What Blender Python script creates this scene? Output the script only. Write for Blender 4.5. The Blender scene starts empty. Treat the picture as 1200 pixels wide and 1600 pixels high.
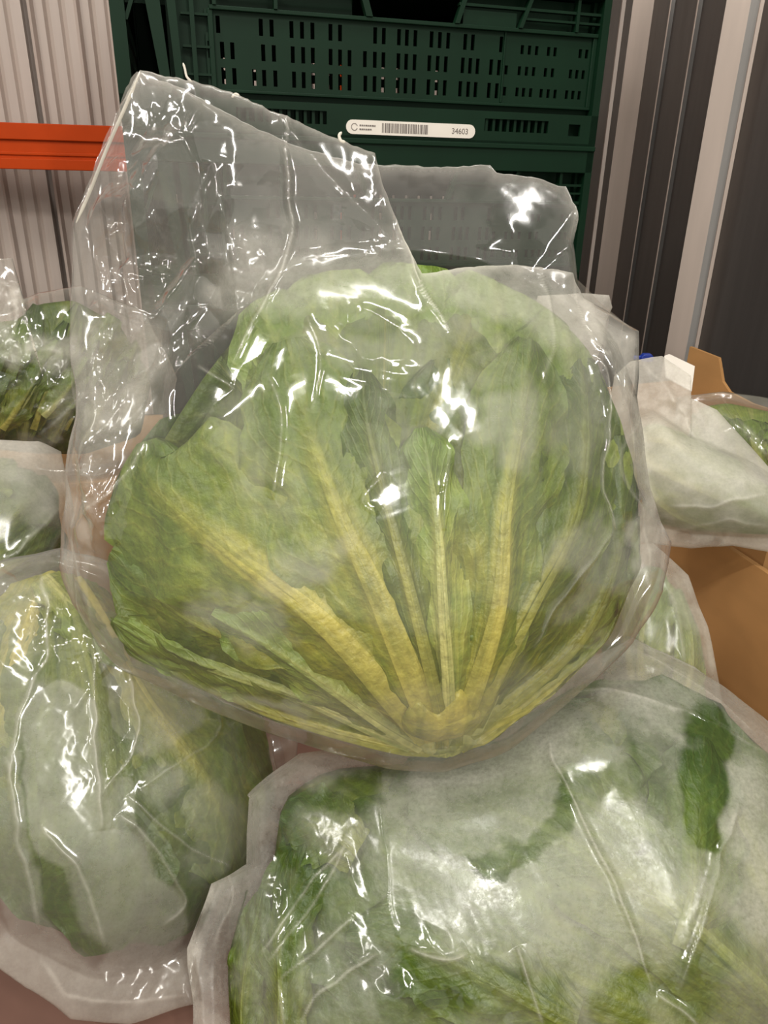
import bpy, bmesh, math, random
import numpy as np
from mathutils import Vector, Matrix

# ------------------------------------------------------------------ camera
FP = 1600 * 26 / 36                      # focal length in pixels of the 1200 x 1600 frame
CAM = np.array([0, 0, .78])
_p, _a = math.radians(24), math.radians(1.3)
FWD = np.array([0, math.cos(_p), -math.sin(_p)])
_r0 = np.array([1., 0, 0]); _u0 = np.array([0, math.sin(_p), math.cos(_p)])
RGT = _r0 * math.cos(_a) + _u0 * math.sin(_a)
UPV = -_r0 * math.sin(_a) + _u0 * math.cos(_a)
S = bpy.context.scene
COL = S.collection
cd = bpy.data.cameras.new('camera'); cam = bpy.data.objects.new('camera', cd); COL.objects.link(cam)
cd.sensor_fit = 'VERTICAL'; cd.sensor_height = 36; cd.sensor_width = 27; cd.lens = 26; cd.clip_start = .01
m = Matrix.Identity(4)
for i in range(3):
    m[i][0], m[i][1], m[i][2], m[i][3] = RGT[i], UPV[i], -FWD[i], CAM[i]
cam.matrix_world = m
S.camera = cam

# ------------------------------------------------------------------ world, lamps, exposure
w = bpy.data.worlds.new('room_air'); S.world = w; w.use_nodes = True
w.node_tree.nodes['Background'].inputs[0].default_value = (1, .93, .84, 1)
w.node_tree.nodes['Background'].inputs[1].default_value = .27
def lamp(name, loc, target, sx, sy, power, col=(1, .96, .9)):
    d = bpy.data.lights.new(name, 'AREA'); d.shape = 'RECTANGLE'; d.size = sx; d.size_y = sy; d.energy = power; d.color = col
    o = bpy.data.objects.new(name, d); COL.objects.link(o); o.location = loc
    o.rotation_euler = (Vector(target) - Vector(loc)).to_track_quat('-Z', 'Y').to_euler()
lamp('ceiling_and_fill_strip', (-.55, -.75, 2.3), (0, .4, .5), .8, .04, 21)
lamp('ceiling_and_fill_strip', (.75, -.95, 2.3), (.1, .4, .5), .04, .8, 19)
lamp('ceiling_and_fill_strip', (-.1, .35, 2.5), (0, .5, .5), .8, .05, 13)
lamp('ceiling_and_fill_strip', (-1.5, .1, 2.2), (.6, 1.0, .6), .05, .9, 20)  # added fill strip, aimed at the right metal wall to brighten it
lamp('hand_torch', (.022, -.01, .755), (.0, .42, .55), .022, .022, 1.0, (1, .97, .9))
lamp('frontal_fill_light', (.2, -2.1, 1.05), (.05, .4, .6), 5.0, 3.0, 30, (1, .94, .85))  # added soft fill from behind the camera, no actual door
S.view_settings.view_transform = 'Standard'; S.view_settings.look = 'None'
S.view_settings.gamma = 1; S.view_settings.use_curve_mapping = False
S.view_settings.exposure = -.16
S.cycles.transparent_max_bounces = 40
S.cycles.max_bounces = 10
S.cycles.sample_clamp_indirect = 8

# ------------------------------------------------------------------ helpers
def ray(x, y): return FWD + RGT * ((x - 600) / FP) - UPV * ((y - 800) / FP)
def PX(x, y, d): return CAM + ray(x, y) * d

def link(name, me, mat=None, parent=None, loc=None, smooth=False):
    o = bpy.data.objects.new(name, me); COL.objects.link(o)
    if mat is not None: me.materials.append(mat)
    if parent is not None: o.parent = parent
    if loc is not None: o.location = loc
    if smooth: me.polygons.foreach_set('use_smooth', [True] * len(me.polygons))
    return o
def tag(o, label=None, cat=None, group=None, kind=None):
    for k, v in (('label', label), ('category', cat), ('group', group), ('kind', kind)):
        if v: o[k] = v
    return o
def empty(name, loc=(0, 0, 0), rz=0):
    o = bpy.data.objects.new(name, None); COL.objects.link(o); o.location = loc; o.rotation_euler = (0, 0, rz)
    o.empty_display_size = .02
    return o
def copy_tree(o, parent=None):
    c = o.copy(); COL.objects.link(c)
    if parent is not None: c.parent = parent
    for ch in list(o.children): copy_tree(ch, c)
    return c

class MB:
    def __init__(s): s.v = []; s.f = []
    def box(s, x0, x1, y0, y1, z0, z1):
        b = len(s.v)
        s.v += [(x0,y0,z0),(x1,y0,z0),(x1,y1,z0),(x0,y1,z0),(x0,y0,z1),(x1,y0,z1),(x1,y1,z1),(x0,y1,z1)]
        s.f += [tuple(b + i for i in q) for q in ((0,3,2,1),(4,5,6,7),(0,1,5,4),(1,2,6,5),(2,3,7,6),(3,0,4,7))]
        return s
    def bar(s, a, b, wx, wy):           # square bar from a to b
        a, b = Vector(a), Vector(b); d = (b - a).normalized()
        r = d.cross(Vector((0, 1, 0)))
        if r.length < 1e-3: r = d.cross(Vector((0, 0, 1)))
        r.normalize(); t = d.cross(r); k = len(s.v)
        for q in (a, b):
            for i, j in ((-1,-1),(1,-1),(1,1),(-1,1)): s.v.append(tuple(q + r * i * wx / 2 + t * j * wy / 2))
        s.f += [(k,k+1,k+2,k+3),(k+7,k+6,k+5,k+4)] + [(k+i, k+4+i, k+4+(i+1)%4, k+(i+1)%4) for i in range(4)]
        return s
    def prism(s, pts, y0, y1):           # polygon in xz, extruded along y
        k = len(s.v); n = len(pts)
        s.v += [(x, y0, z) for x, z in pts] + [(x, y1, z) for x, z in pts]
        s.f += [tuple(range(k, k+n)), tuple(range(k+2*n-1, k+n-1, -1))]
        s.f += [(k+i, k+n+i, k+n+(i+1)%n, k+(i+1)%n) for i in range(n)]
        return s
    def prismz(s, pts, z0, z1):          # polygon in xy, extruded along z
        k = len(s.v); n = len(pts)
        s.v += [(x, y, z0) for x, y in pts] + [(x, y, z1) for x, y in pts]
        s.f += [tuple(range(k+n-1, k-1, -1)), tuple(range(k+n, k+2*n))]
        s.f += [(k+i, k+(i+1)%n, k+n+(i+1)%n, k+n+i) for i in range(n)]
        return s
    def holes(s, x0, x1, z0, z1, y0, y1, hs):   # a plate with real rectangular holes
        xs = sorted({x0, x1} | {h[0] for h in hs} | {h[1] for h in hs}); zs = sorted({z0, z1} | {h[2] for h in hs} | {h[3] for h in hs})
        nx, nz = len(xs), len(zs); b = len(s.v)
        for y in (y0, y1):
            for z in zs:
                for x in xs: s.v.append((x, y, z))
        ix = lambda i, j, k: b + k * nx * nz + j * nx + i
        solid = [[not any(h[0] <= (xs[i]+xs[i+1])/2 <= h[1] and h[2] <= (zs[j]+zs[j+1])/2 <= h[3] for h in hs) for j in range(nz-1)] for i in range(nx-1)]
        ok = lambda i, j: 0 <= i < nx-1 and 0 <= j < nz-1 and solid[i][j]
        for i in range(nx-1):
            for j in range(nz-1):
                if not solid[i][j]: continue
                s.f.append((ix(i,j,0), ix(i+1,j,0), ix(i+1,j+1,0), ix(i,j+1,0)))
                s.f.append((ix(i,j,1), ix(i,j+1,1), ix(i+1,j+1,1), ix(i+1,j,1)))
                if not ok(i-1,j): s.f.append((ix(i,j,0), ix(i,j+1,0), ix(i,j+1,1), ix(i,j,1)))
                if not ok(i+1,j): s.f.append((ix(i+1,j,0), ix(i+1,j,1), ix(i+1,j+1,1), ix(i+1,j+1,0)))
                if not ok(i,j-1): s.f.append((ix(i,j,0), ix(i,j,1), ix(i+1,j,1), ix(i+1,j,0)))
                if not ok(i,j+1): s.f.append((ix(i,j+1,0), ix(i+1,j+1,0), ix(i+1,j+1,1), ix(i,j+1,1)))
        return s
    def mesh(s, name):
        me = bpy.data.meshes.new(name); me.from_pydata(s.v, [], s.f); me.update(); return me
    def build(s, name, mat, parent=None, bevel=0, smooth=False, loc=None):
        o = link(name, s.mesh(name), mat, parent, loc, smooth)
        if bevel:
            b = o.modifiers.new('edge', 'BEVEL'); b.width = bevel; b.segments = 2; b.limit_method = 'ANGLE'
        return o

# ------------------------------------------------------------------ noise (vectorised)
def _hash(i, j, seed):
    i = i.astype(np.int64); j = j.astype(np.int64)
    h = (i * 374761393 + j * 668265263 + seed * 1442695041) & 0xffffffff
    h = ((h ^ (h >> 13)) * 1274126177) & 0xffffffff
    h = ((h ^ (h >> 16)) * 2246822519) & 0xffffffff
    return ((h ^ (h >> 15)) & 0xffffff) / float(0xffffff)
def vnoise(x, y, seed=0):
    i, j = np.floor(x), np.floor(y); fx, fy = x - i, y - j
    fx = fx * fx * (3 - 2 * fx); fy = fy * fy * (3 - 2 * fy)
    return (_hash(i, j, seed) * (1-fx) + _hash(i+1, j, seed) * fx) * (1-fy) + (_hash(i, j+1, seed) * (1-fx) + _hash(i+1, j+1, seed) * fx) * fy
def fbm(x, y, seed=0, o=3):
    t, a = 0, 1.; n = 0
    for k in range(o):
        t = t + a * vnoise(x * 2**k + 13.7 * k, y * 2**k - 7.1 * k, seed + k); n += a; a *= .5
    return t / n
def facet(x, y, seed):                   # piecewise linear field on a triangle lattice: flat facets, sharp folds
    s = (x + y) * .36602540; i, j = np.floor(x + s), np.floor(y + s); fx, fy = x + s - i, y + s - j
    h00, h11 = _hash(i, j, seed), _hash(i+1, j+1, seed)
    up = fx > fy
    hm = np.where(up, _hash(i+1, j, seed), _hash(i, j+1, seed))
    a, b = np.maximum(fx, fy), np.minimum(fx, fy)
    return h00 * (1 - a) + hm * (a - b) + h11 * b
def crumple(u, v, seed, sizes=(.045, .02, .009), amp=.16, ang=0., stretch=1.):
    c, s = math.cos(ang), math.sin(ang)
    x, y = (u * c + v * s) / stretch, -u * s + v * c
    t = 0
    for k, L in enumerate(sizes):
        wx = (vnoise(x / L * .6, y / L * .6, seed + 31 + k) - .5) * .5; wy = (vnoise(x / L * .6, y / L * .6, seed + 57 + k) - .5) * .5
        r = k * 1.1; xx, yy = x / L + wx, y / L + wy
        t = t + (facet(xx * math.cos(r) - yy * math.sin(r), xx * math.sin(r) + yy * math.cos(r), seed + 7 * k) - .5) * L * amp
    return t
def streaky(u, v, seed, L=.007, amp=.16, stretch=5.):
    # drawn-out creases, their direction changing from patch to patch
    t = 0; rng = random.Random(seed)
    for k in range(5):
        mk = sstep(.50, .72, vnoise(u / .045 + 17 * k, v / .045 - 5 * k, seed + k))
        t = t + mk * crumple(u, v, seed + 13 * k, (L, L * .5), amp, rng.uniform(0, 3.14), stretch)
    return t
def sstep(a, b, x):
    t = np.clip((x - a) / (b - a), 0, 1); return t * t * (3 - 2 * t)
def seg_dist(u, v, pts):                 # distance to a polyline and position along it (0..1)
    best = np.full(u.shape, 1e9); pos = np.zeros(u.shape)
    L = [math.dist(pts[i], pts[i+1]) for i in range(len(pts)-1)]; tot = sum(L) or 1; acc = 0
    for i in range(len(pts)-1):
        ax, ay = pts[i]; bx, by = pts[i+1]; dx, dy = bx-ax, by-ay; l2 = dx*dx+dy*dy or 1e-12
        t = np.clip(((u-ax)*dx + (v-ay)*dy) / l2, 0, 1)
        d = np.hypot(u-ax-t*dx, v-ay-t*dy); k = d < best
        best = np.where(k, d, best); pos = np.where(k, (acc + t*L[i]) / tot, pos); acc += L[i]
    return best, pos
def curve_pts(pts, n):                   # Catmull-Rom through pts
    p = np.array(pts, float); p = np.vstack([2*p[0]-p[1], p, 2*p[-1]-p[-2]])
    out = []
    for t in np.linspace(0, len(pts)-1-1e-9, n):
        i = int(t); f = t - i; a, b, c, d = p[i:i+4]
        out.append(.5*((2*b) + (c-a)*f + (2*a-5*b+4*c-d)*f*f + (3*b-a-3*c+d)*f**3))
    return np.array(out)

# ------------------------------------------------------------------ materials
def mat(name):
    m = bpy.data.materials.new(name); m.use_nodes = True; nt = m.node_tree
    return m, nt, nt.nodes, nt.links, nt.nodes['Principled BSDF']
def srgb(r, g, b):
    f = lambda c: (c/255/12.92 if c/255 <= .04045 else ((c/255+.055)/1.055)**2.4)
    return (f(r), f(g), f(b), 1)
def simple(name, col, rough=.6, metal=0., var=.12, scale=30., bump=0., stretch=(1,1,1), spec=.5):
    m, nt, N, L, b = mat(name)
    tc = N.new('ShaderNodeTexCoord'); mp = N.new('ShaderNodeMapping'); mp.inputs['Scale'].default_value = stretch
    L.new(tc.outputs['Object'], mp.inputs[0])
    n = N.new('ShaderNodeTexNoise'); n.inputs['Scale'].default_value = scale; n.inputs['Detail'].default_value = 6; L.new(mp.outputs[0], n.inputs[0])
    r = N.new('ShaderNodeValToRGB'); r.color_ramp.elements[0].position = .3; r.color_ramp.elements[1].position = .7
    r.color_ramp.elements[0].color = tuple(c*(1-var) for c in col[:3]) + (1,); r.color_ramp.elements[1].color = tuple(min(1, c*(1+var)) for c in col[:3]) + (1,)
    L.new(n.outputs[0], r.inputs[0]); L.new(r.outputs[0], b.inputs['Base Color'])
    b.inputs['Roughness'].default_value = rough; b.inputs['Metallic'].default_value = metal; b.inputs['Specular IOR Level'].default_value = spec
    if bump:
        bp = N.new('ShaderNodeBump'); bp.inputs['Strength'].default_value = bump; bp.inputs['Distance'].default_value = .002
        L.new(n.outputs[0], bp.inputs['Height']); L.new(bp.outputs[0], b.inputs['Normal'])
    return m
def math_node(N, L, op, a, b=None, c=None):
    n = N.new('ShaderNodeMath'); n.operation = op
    for i, x in enumerate((a, b, c)):
        if x is None: continue
        if isinstance(x, (int, float)): n.inputs[i].default_value = x
        else: L.new(x, n.inputs[i])
    return n.outputs[0]
def mix_col(N, L, fac, a, b):
    n = N.new('ShaderNodeMix'); n.data_type = 'RGBA'
    for i, x in ((0, fac), (6, a), (7, b)):
        if isinstance(x, (int, float)): n.inputs[i].default_value = x
        elif isinstance(x, tuple): n.inputs[i].default_value = x
        else: L.new(x, n.inputs[i])
    return n.outputs[2]
def leaf_mat(name, base, mid, tip, rib, ribk=.85):
    m, nt, N, L, b = mat(name)
    uv = N.new('ShaderNodeUVMap'); uv.uv_map = 'UVMap'; sx = N.new('ShaderNodeSeparateXYZ'); L.new(uv.outputs[0], sx.inputs[0])
    s = math_node(N, L, 'ABSOLUTE', math_node(N, L, 'MULTIPLY_ADD', sx.outputs[0], 2.0, -1.0)); t = sx.outputs[1]
    tc = N.new('ShaderNodeTexCoord')
    def noise(sc, det, rough=.5):
        n = N.new('ShaderNodeTexNoise'); n.inputs['Scale'].default_value = sc; n.inputs['Detail'].default_value = det; n.inputs['Roughness'].default_value = rough
        L.new(tc.outputs['Object'], n.inputs[0]); return n.outputs[0]
    n1, n2, n3 = noise(22, 5), noise(190, 4), noise(60, 5, .6)
    mp = N.new('ShaderNodeMapping'); mp.inputs['Scale'].default_value = (15, 1.6, 1); L.new(uv.outputs[0], mp.inputs[0])
    av = N.new('ShaderNodeVectorMath'); av.operation = 'ADD'; L.new(mp.outputs[0], av.inputs[0])
    oi = N.new('ShaderNodeObjectInfo'); cb = N.new('ShaderNodeCombineXYZ'); L.new(math_node(N, L, 'MULTIPLY', oi.outputs['Random'], 50.0), cb.inputs[2]); L.new(cb.outputs[0], av.inputs[1])
    ns = N.new('ShaderNodeTexNoise'); ns.inputs['Scale'].default_value = 1; ns.inputs['Detail'].default_value = 5; ns.inputs['Roughness'].default_value = .6; ns.inputs['Distortion'].default_value = .4; L.new(av.outputs[0], ns.inputs[0])
    tt = math_node(N, L, 'ADD', t, math_node(N, L, 'MULTIPLY_ADD', n1, .9, -.45))
    r = N.new('ShaderNodeValToRGB'); e = r.color_ramp.elements
    e[0].position = .05; e[0].color = base; e[1].position = .95; e[1].color = tip
    k = e.new(.5); k.color = mid
    L.new(tt, r.inputs[0])
    # broad pale midrib that melts into the blade and fades towards the tip, faint side veins
    wid = math_node(N, L, 'MULTIPLY_ADD', t, -.42, .52)
    wid = math_node(N, L, 'MAXIMUM', wid, .07)
    sn = math_node(N, L, 'ADD', s, math_node(N, L, 'MULTIPLY_ADD', n3, .22, -.11))
    ribm = N.new('ShaderNodeMapRange'); ribm.interpolation_type = 'SMOOTHSTEP'
    L.new(sn, ribm.inputs[0]); ribm.inputs[1].default_value = 0; L.new(wid, ribm.inputs[2]); ribm.inputs[3].default_value = 1; ribm.inputs[4].default_value = 0
    fade = N.new('ShaderNodeMapRange'); L.new(t, fade.inputs[0]); fade.inputs[1].default_value = .28; fade.inputs[2].default_value = .75; fade.inputs[3].default_value = ribk; fade.inputs[4].default_value = .12 * ribk
    ph = math_node(N, L, 'ADD', math_node(N, L, 'MULTIPLY', s, -4.0), math_node(N, L, 'MULTIPLY', t, 11.0))
    ph = math_node(N, L, 'ADD', ph, math_node(N, L, 'MULTIPLY', n1, 4.0))
    vein = math_node(N, L, 'POWER', math_node(N, L, 'ABSOLUTE', math_node(N, L, 'COSINE', math_node(N, L, 'MULTIPLY', ph, math.pi))), 18.0)
    mot = N.new('ShaderNodeMapRange'); L.new(n3, mot.inputs[0]); mot.inputs[1].default_value = .40; mot.inputs[2].default_value = .66; mot.inputs[3].default_value = 0; mot.inputs[4].default_value = .6
    c = mix_col(N, L, mot.outputs[0], r.outputs[0], tip)
    c = mix_col(N, L, math_node(N, L, 'MULTIPLY', vein, .10), c, rib)
    c = mix_col(N, L, math_node(N, L, 'MULTIPLY', ribm.outputs[0], fade.outputs[0]), c, rib)
    st = N.new('ShaderNodeMapRange'); L.new(ns.outputs[0], st.inputs[0]); st.inputs[1].default_value = .27; st.inputs[2].default_value = .62; st.inputs[3].default_value = .75; st.inputs[4].default_value = 0
    c = mix_col(N, L, st.outputs[0], c, tuple(q * .72 for q in tip[:3]) + (1,))
    sp = N.new('ShaderNodeMapRange'); L.new(n2, sp.inputs[0]); sp.inputs[1].default_value = .35; sp.inputs[2].default_value = .65; sp.inputs[3].default_value = .87; sp.inputs[4].default_value = 1.13
    hv = N.new('ShaderNodeHueSaturation'); L.new(sp.outputs[0], hv.inputs['Value']); L.new(c, hv.inputs['Color']); c = hv.outputs[0]
    L.new(c, b.inputs['Base Color']); b.inputs['Roughness'].default_value = .45
    bp = N.new('ShaderNodeBump'); bp.inputs['Strength'].default_value = .7; bp.inputs['Distance'].default_value = .002
    L.new(math_node(N, L, 'ADD', n2, math_node(N, L, 'ADD', n3, math_node(N, L, 'MULTIPLY', vein, .12))), bp.inputs['Height']); L.new(bp.outputs[0], b.inputs['Normal'])
    tr = N.new('ShaderNodeBsdfTranslucent'); L.new(c, tr.inputs[0])
    mx = N.new('ShaderNodeMixShader'); mx.inputs[0].default_value = .25
    L.new(b.outputs[0], mx.inputs[1]); L.new(tr.outputs[0], mx.inputs[2]); L.new(mx.outputs[0], N['Material Output'].inputs[0])
    return m
def film_mat(name, rough=.07, tint=(.90, .86, .77, 1), frost=0., gloss=1.0, f0=.10, f1=.36):
    """Polythene: clear film, clouded by moisture where the 'fog' attribute says, glossy on both faces."""
    m, nt, N, L, b = mat(name); N.remove(b)
    at = N.new('ShaderNodeAttribute'); at.attribute_name = 'fog'
    tc = N.new('ShaderNodeTexCoord')
    n1 = N.new('ShaderNodeTexNoise'); n1.inputs['Scale'].default_value = 420; n1.inputs['Detail'].default_value = 5; n1.inputs['Roughness'].default_value = .65; L.new(tc.outputs['Object'], n1.inputs[0])
    n2 = N.new('ShaderNodeTexNoise'); n2.inputs['Scale'].default_value = 110; n2.inputs['Detail'].default_value = 6; L.new(tc.outputs['Object'], n2.inputs[0])
    k = math_node(N, L, 'ADD', math_node(N, L, 'MULTIPLY_ADD', n1.outputs[0], .5 + frost, .75 - frost*.5), math_node(N, L, 'MULTIPLY_ADD', n2.outputs[0], .5, -.25))
    fog = math_node(N, L, 'MULTIPLY', at.outputs['Fac'], k)
    lw = N.new('ShaderNodeLayerWeight'); lw.inputs[0].default_value = .25
    bp = N.new('ShaderNodeBump'); bp.inputs['Strength'].default_value = .05 + .25 * frost; bp.inputs['Distance'].default_value = .001
    L.new(n2.outputs[0], bp.inputs['Height'])
    graz = math_node(N, L, 'POWER', lw.outputs['Facing'], 2.5)
    fog = math_node(N, L, 'ADD', fog, math_node(N, L, 'MULTIPLY', graz, .08)); 
    cl = N.new('ShaderNodeClamp'); L.new(fog, cl.inputs[0]); cl.inputs[2].default_value = .94
    tr = N.new('ShaderNodeBsdfTransparent'); tr.inputs[0].default_value = (.985, .985, .98, 1)
    d = N.new('ShaderNodeBsdfDiffuse'); d.inputs[0].default_value = tint
    tl = N.new('ShaderNodeBsdfTranslucent'); tl.inputs[0].default_value = tint
    h = N.new('ShaderNodeMixShader'); h.inputs[0].default_value = .45; L.new(d.outputs[0], h.inputs[1]); L.new(tl.outputs[0], h.inputs[2])
    x = N.new('ShaderNodeMixShader'); L.new(cl.outputs[0], x.inputs[0]); L.new(tr.outputs[0], x.inputs[1]); L.new(h.outputs[0], x.inputs[2])
    g = N.new('ShaderNodeBsdfGlossy'); rf = N.new('ShaderNodeMapRange'); L.new(fog, rf.inputs[0]); rf.inputs[1].default_value = f0; rf.inputs[2].default_value = f1; rf.inputs[3].default_value = rough; rf.inputs[4].default_value = .34; L.new(rf.outputs[0], g.inputs['Roughness'])
    gk = N.new('ShaderNodeMapRange'); L.new(fog, gk.inputs[0]); gk.inputs[1].default_value = f0; gk.inputs[2].default_value = f1; gk.inputs[3].default_value = 1.35 * gloss; gk.inputs[4].default_value = .22 * gloss; L.new(bp.outputs[0], g.inputs['Normal'])
    l2 = N.new('ShaderNodeLayerWeight'); l2.inputs[0].default_value = .5; L.new(bp.outputs[0], l2.inputs['Normal'])
    fr = math_node(N, L, 'MULTIPLY_ADD', math_node(N, L, 'POWER', l2.outputs['Facing'], 5.0), .9, .055)   # thin sheet: alike from both faces
    y = N.new('ShaderNodeMixShader'); L.new(math_node(N, L, 'MULTIPLY', fr, gk.outputs[0]), y.inputs[0]); L.new(x.outputs[0], y.inputs[1]); L.new(g.outputs[0], y.inputs[2])
    L.new(y.outputs[0], N['Material Output'].inputs[0])
    return m

M_FILM = film_mat('clear_film', rough=.095, gloss=1.05, f0=.2, f1=.6)
M_FROST = film_mat('frosted_film', rough=.10, frost=.6, gloss=.9)
M_SOFT = film_mat('cloudy_film', rough=.14, gloss=.9)
M_LEAF = leaf_mat('lettuce_leaf', srgb(160, 154, 50), srgb(128, 140, 46), srgb(90, 114, 34), srgb(204, 190, 92))
M_LEAFD = leaf_mat('lettuce_leaf_dark', srgb(140, 142, 44), srgb(104, 122, 36), srgb(68, 92, 24), srgb(172, 166, 78), .68)
M_LEAFP = leaf_mat('lettuce_leaf_pale', srgb(172, 170, 78), srgb(140, 154, 64), srgb(108, 134, 50), srgb(206, 200, 126))
M_BLADE = leaf_mat('lettuce_blade', srgb(126, 134, 46), srgb(98, 120, 38), srgb(64, 92, 24), srgb(154, 160, 80), .45)
M_RIB = M_LEAF; M_RIBP = M_LEAFP
M_GREEN = simple('green_crate_plastic', srgb(8, 38, 21), .55, var=.10, scale=18, bump=.05, spec=.2)
M_WHITE = simple('label_white', srgb(235, 228, 216), .5, var=.03)
M_INK = simple('label_ink', srgb(120, 112, 106), .6, var=.05)
M_CARD = simple('brown_cardboard', srgb(176, 130, 78), .8, var=.10, scale=14, bump=.12, stretch=(1, 1, 2))
M_CARD_SHADE = simple('shaded_cardboard', srgb(104, 74, 62), .8, var=.15, scale=10, bump=.1)  # carton bottom: shade put into a darker cardboard colour
M_CARDE = simple('cardboard_edge', srgb(186, 150, 104), .85, var=.1, scale=90)
M_PANEL = simple('white_wall_steel', srgb(186, 172, 162), .5, var=.06, scale=6, stretch=(8, 8, .6))
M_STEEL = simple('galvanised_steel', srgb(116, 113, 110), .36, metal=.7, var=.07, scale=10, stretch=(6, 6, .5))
M_STEELN = simple('lit_near_steel', srgb(190, 187, 183), .5, metal=.25, var=.07, scale=10, stretch=(6, 6, .5))  # same galvanised wall, reflected light painted in as a lighter tone
M_STEELL = simple('lit_rib_steel', srgb(196, 180, 168), .45, metal=.1, var=.05, scale=10, stretch=(6, 6, .5))  # lit copy of the wall steel, light painted on rib faces and beads
M_ORANGE = simple('orange_rack_paint', srgb(188, 64, 8), .6, var=.06, scale=20, spec=.15)
M_FLOOR = simple('concrete_floor', srgb(120, 116, 110), .8, var=.1, scale=8, bump=.1)
M_BLUE = simple('blue_plastic', srgb(28, 52, 140), .4, var=.08)

# ------------------------------------------------------------------ room
FZ = .03
def struct(o): o['kind'] = 'structure'; return o
struct(MB().box(-2.2, 1.6, -2.4, 3.2, FZ - .1, FZ).build('floor', M_FLOOR))
# back wall of overlapping ribbed white steel sheets
YAW = math.radians(15)
wb = empty('wall_back', tuple(PX(80, 230, 1.62)), YAW); wb.location.z = FZ; struct(wb)
MB().box(-.9, 2.2, .03, .08, 0, 2.6).build('backing', M_PANEL, wb)
def sheet(x0, wd):
    # ribbed sheet: small raised beads, a lapped edge that stands proud
    prof = [(0, -.010), (.006, -.016), (.012, -.004), (wd*.30, -.004), (wd*.36, .004), (wd*.44, -.003), (wd*.62, -.003), (wd*.68, .003), (wd*.76, -.004), (wd*.97, -.004), (wd, .006)]
    m_ = MB(); n = len(prof)
    for z in (0, 2.6):
        m_.v += [(x0 + x, y, z) for x, y in prof] + [(x0 + x, y + .002, z) for x, y in prof]
    for i in range(n-1):
        m_.f += [(i, i+1, 2*n+i+1, 2*n+i), (n+i+1, n+i, 3*n+i, 3*n+i+1)]
    m_.f += [(0, 2*n, 3*n, n), (n-1, 2*n-1, 4*n-1, 3*n-1)]
    return m_
for i in range(-5, 16):
    o = sheet(0, .096).build('panel', M_PANEL, wb, loc=(i * .098 + random.Random(i).uniform(-.006, .006) - .01, .004 * (i % 2), 0))
# right wall: trapezoidal galvanised sheet, receding
pa, pb = Vector(PX(1200, 400, 1.10)), Vector(PX(958, 300, 1.62))
dirw = (pb - pa); dirw.z = 0; LW = dirw.length; ang = math.atan2(dirw.y, dirw.x)
wr = empty('wall_right', (pa.x, pa.y, FZ), ang); struct(wr)

# ------------------------------------------------------------------ orange rack
rk = empty('storage_rack', tuple(PX(80, 230, 1.5)), math.radians(11)); rk.location.z = FZ
zb = PX(80, 230, 1.5)[2] - FZ
tag(rk, 'orange steel rack beam across the white ribbed wall, left of the green crates', 'rack')
bm_ = MB().prism([(-.55, zb-.042), (.66, zb-.042), (.66, zb+.042), (-.55, zb+.042)], 0, .04)
bm_.box(-.55, .66, -.006, 0, zb+.012, zb+.042).box(-.55, .66, -.006, 0, zb-.042, zb-.022).box(-.55, .66, -.003, 0, zb-.016, zb-.010)
bm_.build('beam', M_ORANGE, rk, bevel=.003)
for x in (-.58, .62):
    MB().box(x - .035, x + .035, -.01, .05, 0, 2.4).build('upright', M_ORANGE, rk, bevel=.003)

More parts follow.
